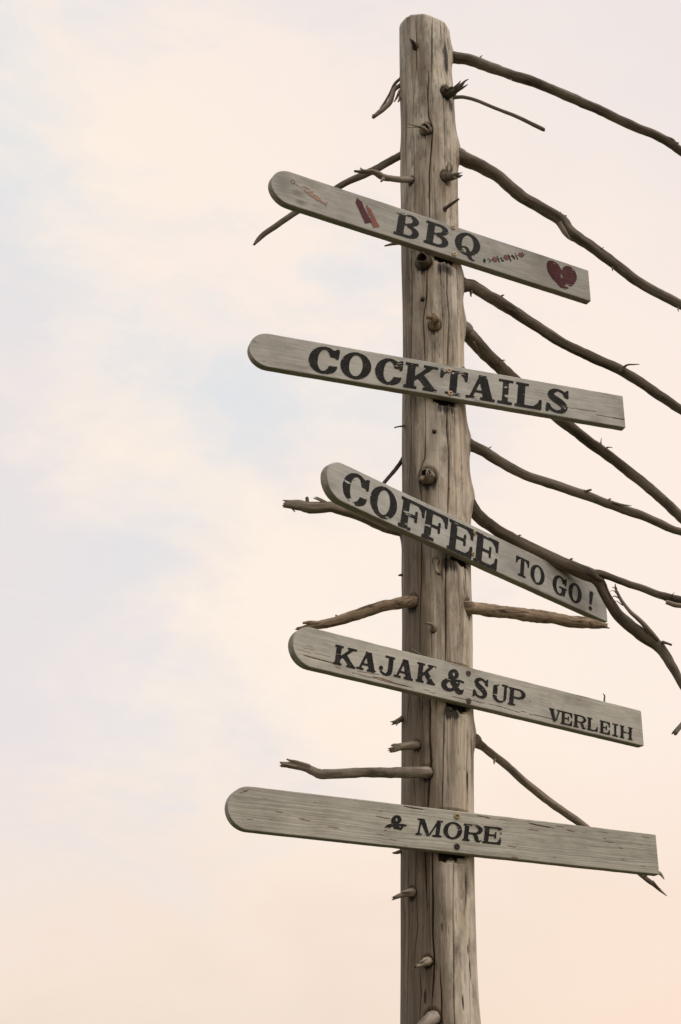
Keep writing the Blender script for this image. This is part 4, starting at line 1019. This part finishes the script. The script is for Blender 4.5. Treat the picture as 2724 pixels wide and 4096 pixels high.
# --- BBQ
e = sign('bbq', 'grey painted board reading BBQ with a red heart and grill pictures', board_mat('bbq_board_paint', 1, (0.435, 0.418, 0.372), 0.08, 0.80, 0.16),
         bare=[(.60, .095, .66, .097, .0008)], dirt=[(-.70, .06, .05, .07, .9), (-.645, .085, .04, .018, .9), (-.625, .122, .025, .012, 1.0), (-.60, .02, .10, .02, .5), (-.52, .10, .05, .02, .35)], seed=3)
word(e, [('B', -.2302, -.1242, .1275, .0177), ('B', -.1000, .0069, .1235, .0163), ('Q', .0338, .1475, .1174, .0148)], 0.16, 0.42, 21,
     {0: [(.15, .97, .3, .08, .5), (.5, .02, .3, .1, .35), (.1, .9, .08, .2, .3)], 2: [(.2, .6, .18, .3, .12), (.85, .3, .15, .25, .12)]})
put_shape(e, 'painted_dot', M_INK, [[(.158, .118), (.165, .106), (.172, .117), (.165, .130)]], seed=4, wear=.3)
put_shape(e, 'painted_heart', M_HEART, [[tuple(q) for q in cat(np.array([(.4594, .0474), (.466, .024), (.4822, .0138), (.502, .0137), (.519, .022), (.5322, .0420), (.541, .028), (.5533, .0169), (.574, .0120), (.592, .019), (.6039, .039), (.604, .060), (.5974, .0793), (.584, .097), (.5686, .1137), (.552, .126), (.5379, .1347), (.528, .132), (.519, .1283), (.498, .112), (.4768, .0924), (.463, .070), (.4594, .0474)]), 4)]], seed=31, wear=.35,
          wipe=[(.533, .083, .012, .008, .4), (.528, .070, .006, .006, .35), (.557, .112, .014, .008, .5), (.590, .020, .012, .006, .5), (.535, .128, .012, .006, .4)])
put_shape(e, 'painted_sausage', M_HEART, [[(-.4001, .040), (-.396, .030), (-.3928, .0148), (-.389, .026), (-.385, .022), (-.381, .029), (-.376, .026), (-.3706, .036), (-.366, .050), (-.332, .1101), (-.345, .116), (-.3605, .125), (-.366, .110), (-.376, .090), (-.390, .062)]], seed=33, wear=.45)
put_shape(e, 'painted_sausage', M_RED, [[(-.3551, .0473), (-.3526, .0333), (-.347, .046), (-.342, .047), (-.3337, .052), (-.318, .085), (-.2988, .1189), (-.312, .124), (-.3251, .1314), (-.338, .098)]], seed=35, wear=.45, lift=LIFT + .0005)
put_shape(e, 'painted_fish', M_PINK, [[(-.6298, .054), (-.6185, .044), (-.600, .047), (-.5795, .0535), (-.5517, .0763), (-.5332, .0872), (-.5124, .0834), (-.5216, .0957), (-.5193, .1074), (-.5378, .0940), (-.5655, .0881), (-.5931, .0779), (-.6206, .0642)]], seed=37, wear=.95, wipe=[(-.58, .06, .03, .02, .35), (-.62, .052, .012, .01, .4)])
put_shape(e, 'painted_hook', M_FAINT, [], strokes=[[(-.6667, .0435, .0022), (-.6655, .0372, .0022), (-.6596, .0350, .0022), (-.6535, .0372, .0022), (-.6525, .0435, .0022), (-.6555, .0490, .0022), (-.661, .0500, .0022), (-.6660, .0460, .0022)], [(-.6535, .048, .002), (-.645, .051, .002), (-.632, .056, .002)]], seed=39, wear=.3)
put_shape(e, 'painted_skewer', M_INK, [], strokes=[[(.186, .118, .003), (.191, .1135, .003), (.1905, .106, .003), (.184, .103, .003), (.180, .107, .003)], [(.191, .108, .003), (.2136, .096, .003)], [(.225, .079, .005), (.234, .102, .005)], [(.2430, .080, .005), (.2480, .091, .006), (.2550, .088, .005)], [(.279, .054, .006), (.2885, .078, .006)], [(.297, .052, .009), (.306, .060, .010)], [(.312, .036, .005), (.322, .060, .005)], [(.345, .020, .004), (.352, .036, .004)], [(.205, .101, .0032), (.285, .0605, .0032), (.3635, .0236, .0028)]], seed=41, wear=.6)
for x, v, r in ((.2136, .096, .0135), (.2684, .0687, .0135), (.3375, .0353, .0135)):
    put_shape(e, 'painted_tomato', M_TOMATO, [], discs=[(x, v, r * .85)], seed=43, wear=.6, lift=LIFT + .0005)
screw(e, .0275, .0095, M_COPPER); screw(e, .0287, .1320, M_BRASS)

# --- COCKTAILS
e = sign('cocktails', 'grey painted board reading COCKTAILS, cracked at its square end', board_mat('cocktails_board_paint', 2, PAINT, 0.08, 0.79, 0.14),
         bare=[(-.69, .010, -.675, .020, .0012), (-.735, .045, -.72, .045, .001), (-.70, .115, -.685, .12, .0012), (-.02, .004, .03, .004, .0012), (.10, .130, .13, .131, .0015)],
         dirt=[(-.735, .05, .02, .04, .5), (.25, .13, .3, .008, .4)], cracks=[(.455, .094, .60, .091, .0006), (.58, .104, .717, .103, .0009), (.66, .1045, .717, .1040, .0013)], seed=7)
word(e, [('C', -.5292, -.4177, .1256, .0162), ('O', -.4113, -.2956, .1253, .0168), ('C', -.2800, -.1752, .1251, .0175), ('K', -.1680, -.0391, .1248, .0181), ('T', -.0313, .0767, .1246, .0188), ('A', .0737, .1894, .1244, .0193), ('I', .1968, .2600, .1242, .0199), ('L', .2680, .3754, .1240, .0203), ('S', .3906, .4890, .1238, .0210)], 0.12, 0.25, 51,
     {0: [(.12, .25, .12, .06, .5)], 2: [(.8, .85, .25, .12, .45)], 3: [(.3, .9, .3, .15, .25)], 4: [(.5, .92, .5, .12, .25), (.5, .05, .4, .1, .3)], 5: [(.55, .9, .25, .12, .4), (.2, .05, .3, .1, .25), (.82, .45, .08, .06, .6)],
      6: [(.5, .7, .14, .04, .8), (.62, .35, .2, .06, .8), (.5, .05, .5, .08, .3)], 7: [(.25, .97, .3, .05, .5), (.7, .03, .4, .06, .4)], 8: [(.75, .3, .2, .1, .55), (.3, .4, .2, .05, .3)]})
screw(e, .0059, .0236, M_COPPER); screw(e, .0082, .1180, M_COPPER)

# --- COFFEE TO GO!
e = sign('coffee', 'steeply receding grey painted board reading COFFEE TO GO with an exclamation mark', board_mat('coffee_board_paint', 3, (0.475, 0.465, 0.425), 0.07, 0.80, 0.12),
         bare=[(-.245, .095, -.215, .096, .0009), (-.235, .101, -.20, .103, .0008), (.30, .135, .34, .136, .0015), (-.25, .136, -.2, .136, .0012)], dirt=[(-.68, .03, .015, .03, .4), (.76, .10, .07, .05, .35), (.5, .136, .3, .01, .5)], seed=11)
word(e, [('C', -.6189, -.4989, .1306, .0156), ('O', -.4894, -.3604, .1321, .0158), ('F', -.3456, -.2246, .1337, .0160), ('F', -.2285, -.1052, .1350, .0162), ('E', -.0987, .0326, .1365, .0163), ('E', .0422, .1710, .1381, .0165)], 0.19, 0.42, 81,
     {0: [(.35, .04, .22, .09, 1.0), (.15, .62, .14, .05, .7)], 1: [(.72, .1, .12, .05, .7)], 2: [(.25, .55, .12, .06, .5), (.4, .06, .4, .1, .25)], 3: [(.2, .6, .25, .3, .2), (.3, .05, .4, .12, .2)], 4: [(.4, .04, .5, .08, .2)], 5: [(.3, .96, .4, .06, .25)]})
word(e, [('T', .2737, .3507, .1145, .0370), ('O', .3595, .4440, .1163, .0380), ('G', .4916, .5770, .1189, .0393), ('O', .5886, .6713, .1209, .0403), ('!', .7150, .7450, .1229, .0414)], 0.17, 0.30, 111, {3: [(.8, .2, .2, .15, .45)]})
screw(e, .0440, .0294, M_OLDBRASS, .0078); screw(e, .0311, .1130, M_OLDBRASS, .0078)

# --- KAJAK & SUP VERLEIH
e = sign('kajak', 'peeling grey painted board reading KAJAK & SUP VERLEIH', board_mat('kajak_board_paint', 4, (0.515, 0.495, 0.43), 0.18, 0.77, 0.32),
         bare=[(-.665, .085, -.60, .087, .0012), (-.655, .098, -.52, .100, .0014), (-.60, .083, -.53, .084, .0010), (-.645, .075, -.59, .074, .0012), (-.63, .066, -.60, .066, .001), (-.52, .112, -.49, .113, .0018), (-.44, .110, -.33, .102, .0016), (-.375, .116, -.33, .113, .0022), (-.345, .114, -.285, .119, .0036), (-.30, .119, -.20, .121, .0014), (-.17, .117, -.135, .118, .0012), (-.145, .122, -.115, .123, .0013), (-.10, .080, -.07, .08, .001), (.245, .112, .275, .112, .0016), (-.06, .005, .05, .004, .0012), (.50, .003, .58, .003, .0012), (.29, .066, .296, .07, .004)],
         dirt=[(-.02, .125, .12, .008, .4), (.5, .128, .3, .008, .5)], cracks=[(-.46, .119, -.20, .123, .0007), (-.05, .118, .10, .116, .0007), (.28, .116, .42, .113, .0009), (.10, .112, .25, .118, .0006), (-.64, .100, -.50, .103, .0008)], seed=15)
word(e, [('K', -.5194, -.4346, .1037, .0366), ('A', -.4307, -.3521, .1013, .0340), ('J', -.3462, -.2843, .0993, .0316), ('A', -.2833, -.2053, .0974, .0294), ('K', -.1941, -.1146, .0949, .0267)], 0.14, 0.30, 141,
     {0: [(.75, .5, .12, .06, .5), (.3, .02, .3, .06, .35)], 1: [(.55, .98, .2, .05, .5), (.9, .02, .15, .12, .5)], 2: [(.2, .18, .2, .08, .7), (.7, .75, .1, .04, .5)], 4: [(.7, .35, .14, .06, .9), (.9, .9, .12, .08, .5)]})
put_letter(e, '&', -.0901, .0055, .1000, .0232, .14, .45, 171, [(.35, .2, .15, .1, .4), (.8, .42, .1, .1, .35)])
word(e, [('S', .0414, .1095, .1002, .0287), ('U', .1224, .1938, .0993, .0315), ('P', .1959, .2728, .0985, .0340)], 0.14, 0.35, 181, {0: [(.15, .72, .14, .1, .5), (.85, .8, .15, .1, .5)], 1: [(.28, .36, .2, .05, 1.0), (.1, .95, .25, .1, .8), (.45, .75, .12, .08, .6)], 2: [(.8, .85, .1, .06, .4)]})
word(e, [('V', .3758, .4309, .1229, .0748), ('E', .4309, .4831, .1228, .0748), ('R', .4901, .5500, .1226, .0747), ('L', .5535, .6046, .1224, .0746), ('E', .6129, .6622, .1222, .0746), ('I', .6730, .7033, .1221, .0745), ('H', .7106, .7725, .1219, .0745)], 0.12, 0.36, 211, {0: [(.45, .02, .3, .12, .5)], 6: [(.55, .6, .2, .15, .7), (.2, .95, .2, .08, .4)]})
screw(e, .0239, .0228, M_RUST); screw(e, .0214, .1197, M_RUST)
link('paint_curl', tube(np.array([(.655, .010, -.002), (.656, .009, .014), (.657, .008, .026), (.648, .007, .031)]), np.array([.0035, .003, .0025, .001]), 6, 'point'), M_STUB, e)

# --- & MORE
chips = []
rc = random.Random(5)
for i in range(26):
    u = rc.uniform(-.74, .73); v = rc.uniform(.01, .125); L = rc.uniform(.012, .05)
    if -.27 < u < .17 and .035 < v < .10: continue
    chips.append((u, v, u + L, v + .002, rc.uniform(.0009, .0017)))
chips += [(-.29, .048, -.225, .052, .0016), (-.55, .083, -.50, .087, .0016), (-.62, .070, -.59, .071, .0015), (.26, .012, .35, .020, .0018), (.36, .012, .40, .012, .0018), (.07, .008, .12, .010, .0022), (-.19, .006, -.11, .010, .0018), (.60, .06, .62, .062, .002), (-.74, .030, -.70, .008, .0012), (.19, .131, .22, .131, .0025)]
e = sign('more', 'coarse grained chipped grey board reading & MORE', board_mat('more_board_paint', 5, (0.475, 0.455, 0.385), 0.7, 0.78, 0.40), bare=chips,
         dirt=[(-.63, .115, .05, .02, .4), (.0, .128, .3, .01, .45), (-.05, .008, .5, .008, .35)], cracks=[(-.19, .006, -.11, .010, .0008), (.26, .013, .36, .021, .0009)], seed=19)
put_letter(e, '&', -.2527, -.1758, .0990, .0387, .12, .2, 241, [(.3, -.02, .75, .26, 5), (.75, .0, .4, .22, 4)], .0014)
word(e, [('M', -.1427, -.0526, .0919, .0386), ('O', -.0486, .0181, .0929, .0385), ('R', .0212, .0918, .0938, .0384), ('E', .0936, .1599, .0946, .0383)], 0.16, 0.12, 251, {0: [(.35, .03, .25, .06, .5), (.85, .9, .2, .05, .4)], 2: [(.5, .9, .4, .06, .6)], 3: [(.3, .97, .4, .05, .5), (.95, .33, .1, .05, .6)]}, .0014)
screw(e, .0012, .0178, M_OLDBRASS); screw(e, -.0020, .1154, M_BLACKM)

# rusty bolt beside the cocktails board, driven into the tree
bp = at(1852, 1474, -.035)
bo = link('bolt', lathe([(.004, .05), (.004, -.006), (.011, -.006), (.0115, -.012), (.009, -.014)], 8), M_RUST, tree)
bo.location = (bp[0] - .30, bp[1], bp[2]); bo.rotation_euler = (R_(60), 0, R_(-10))
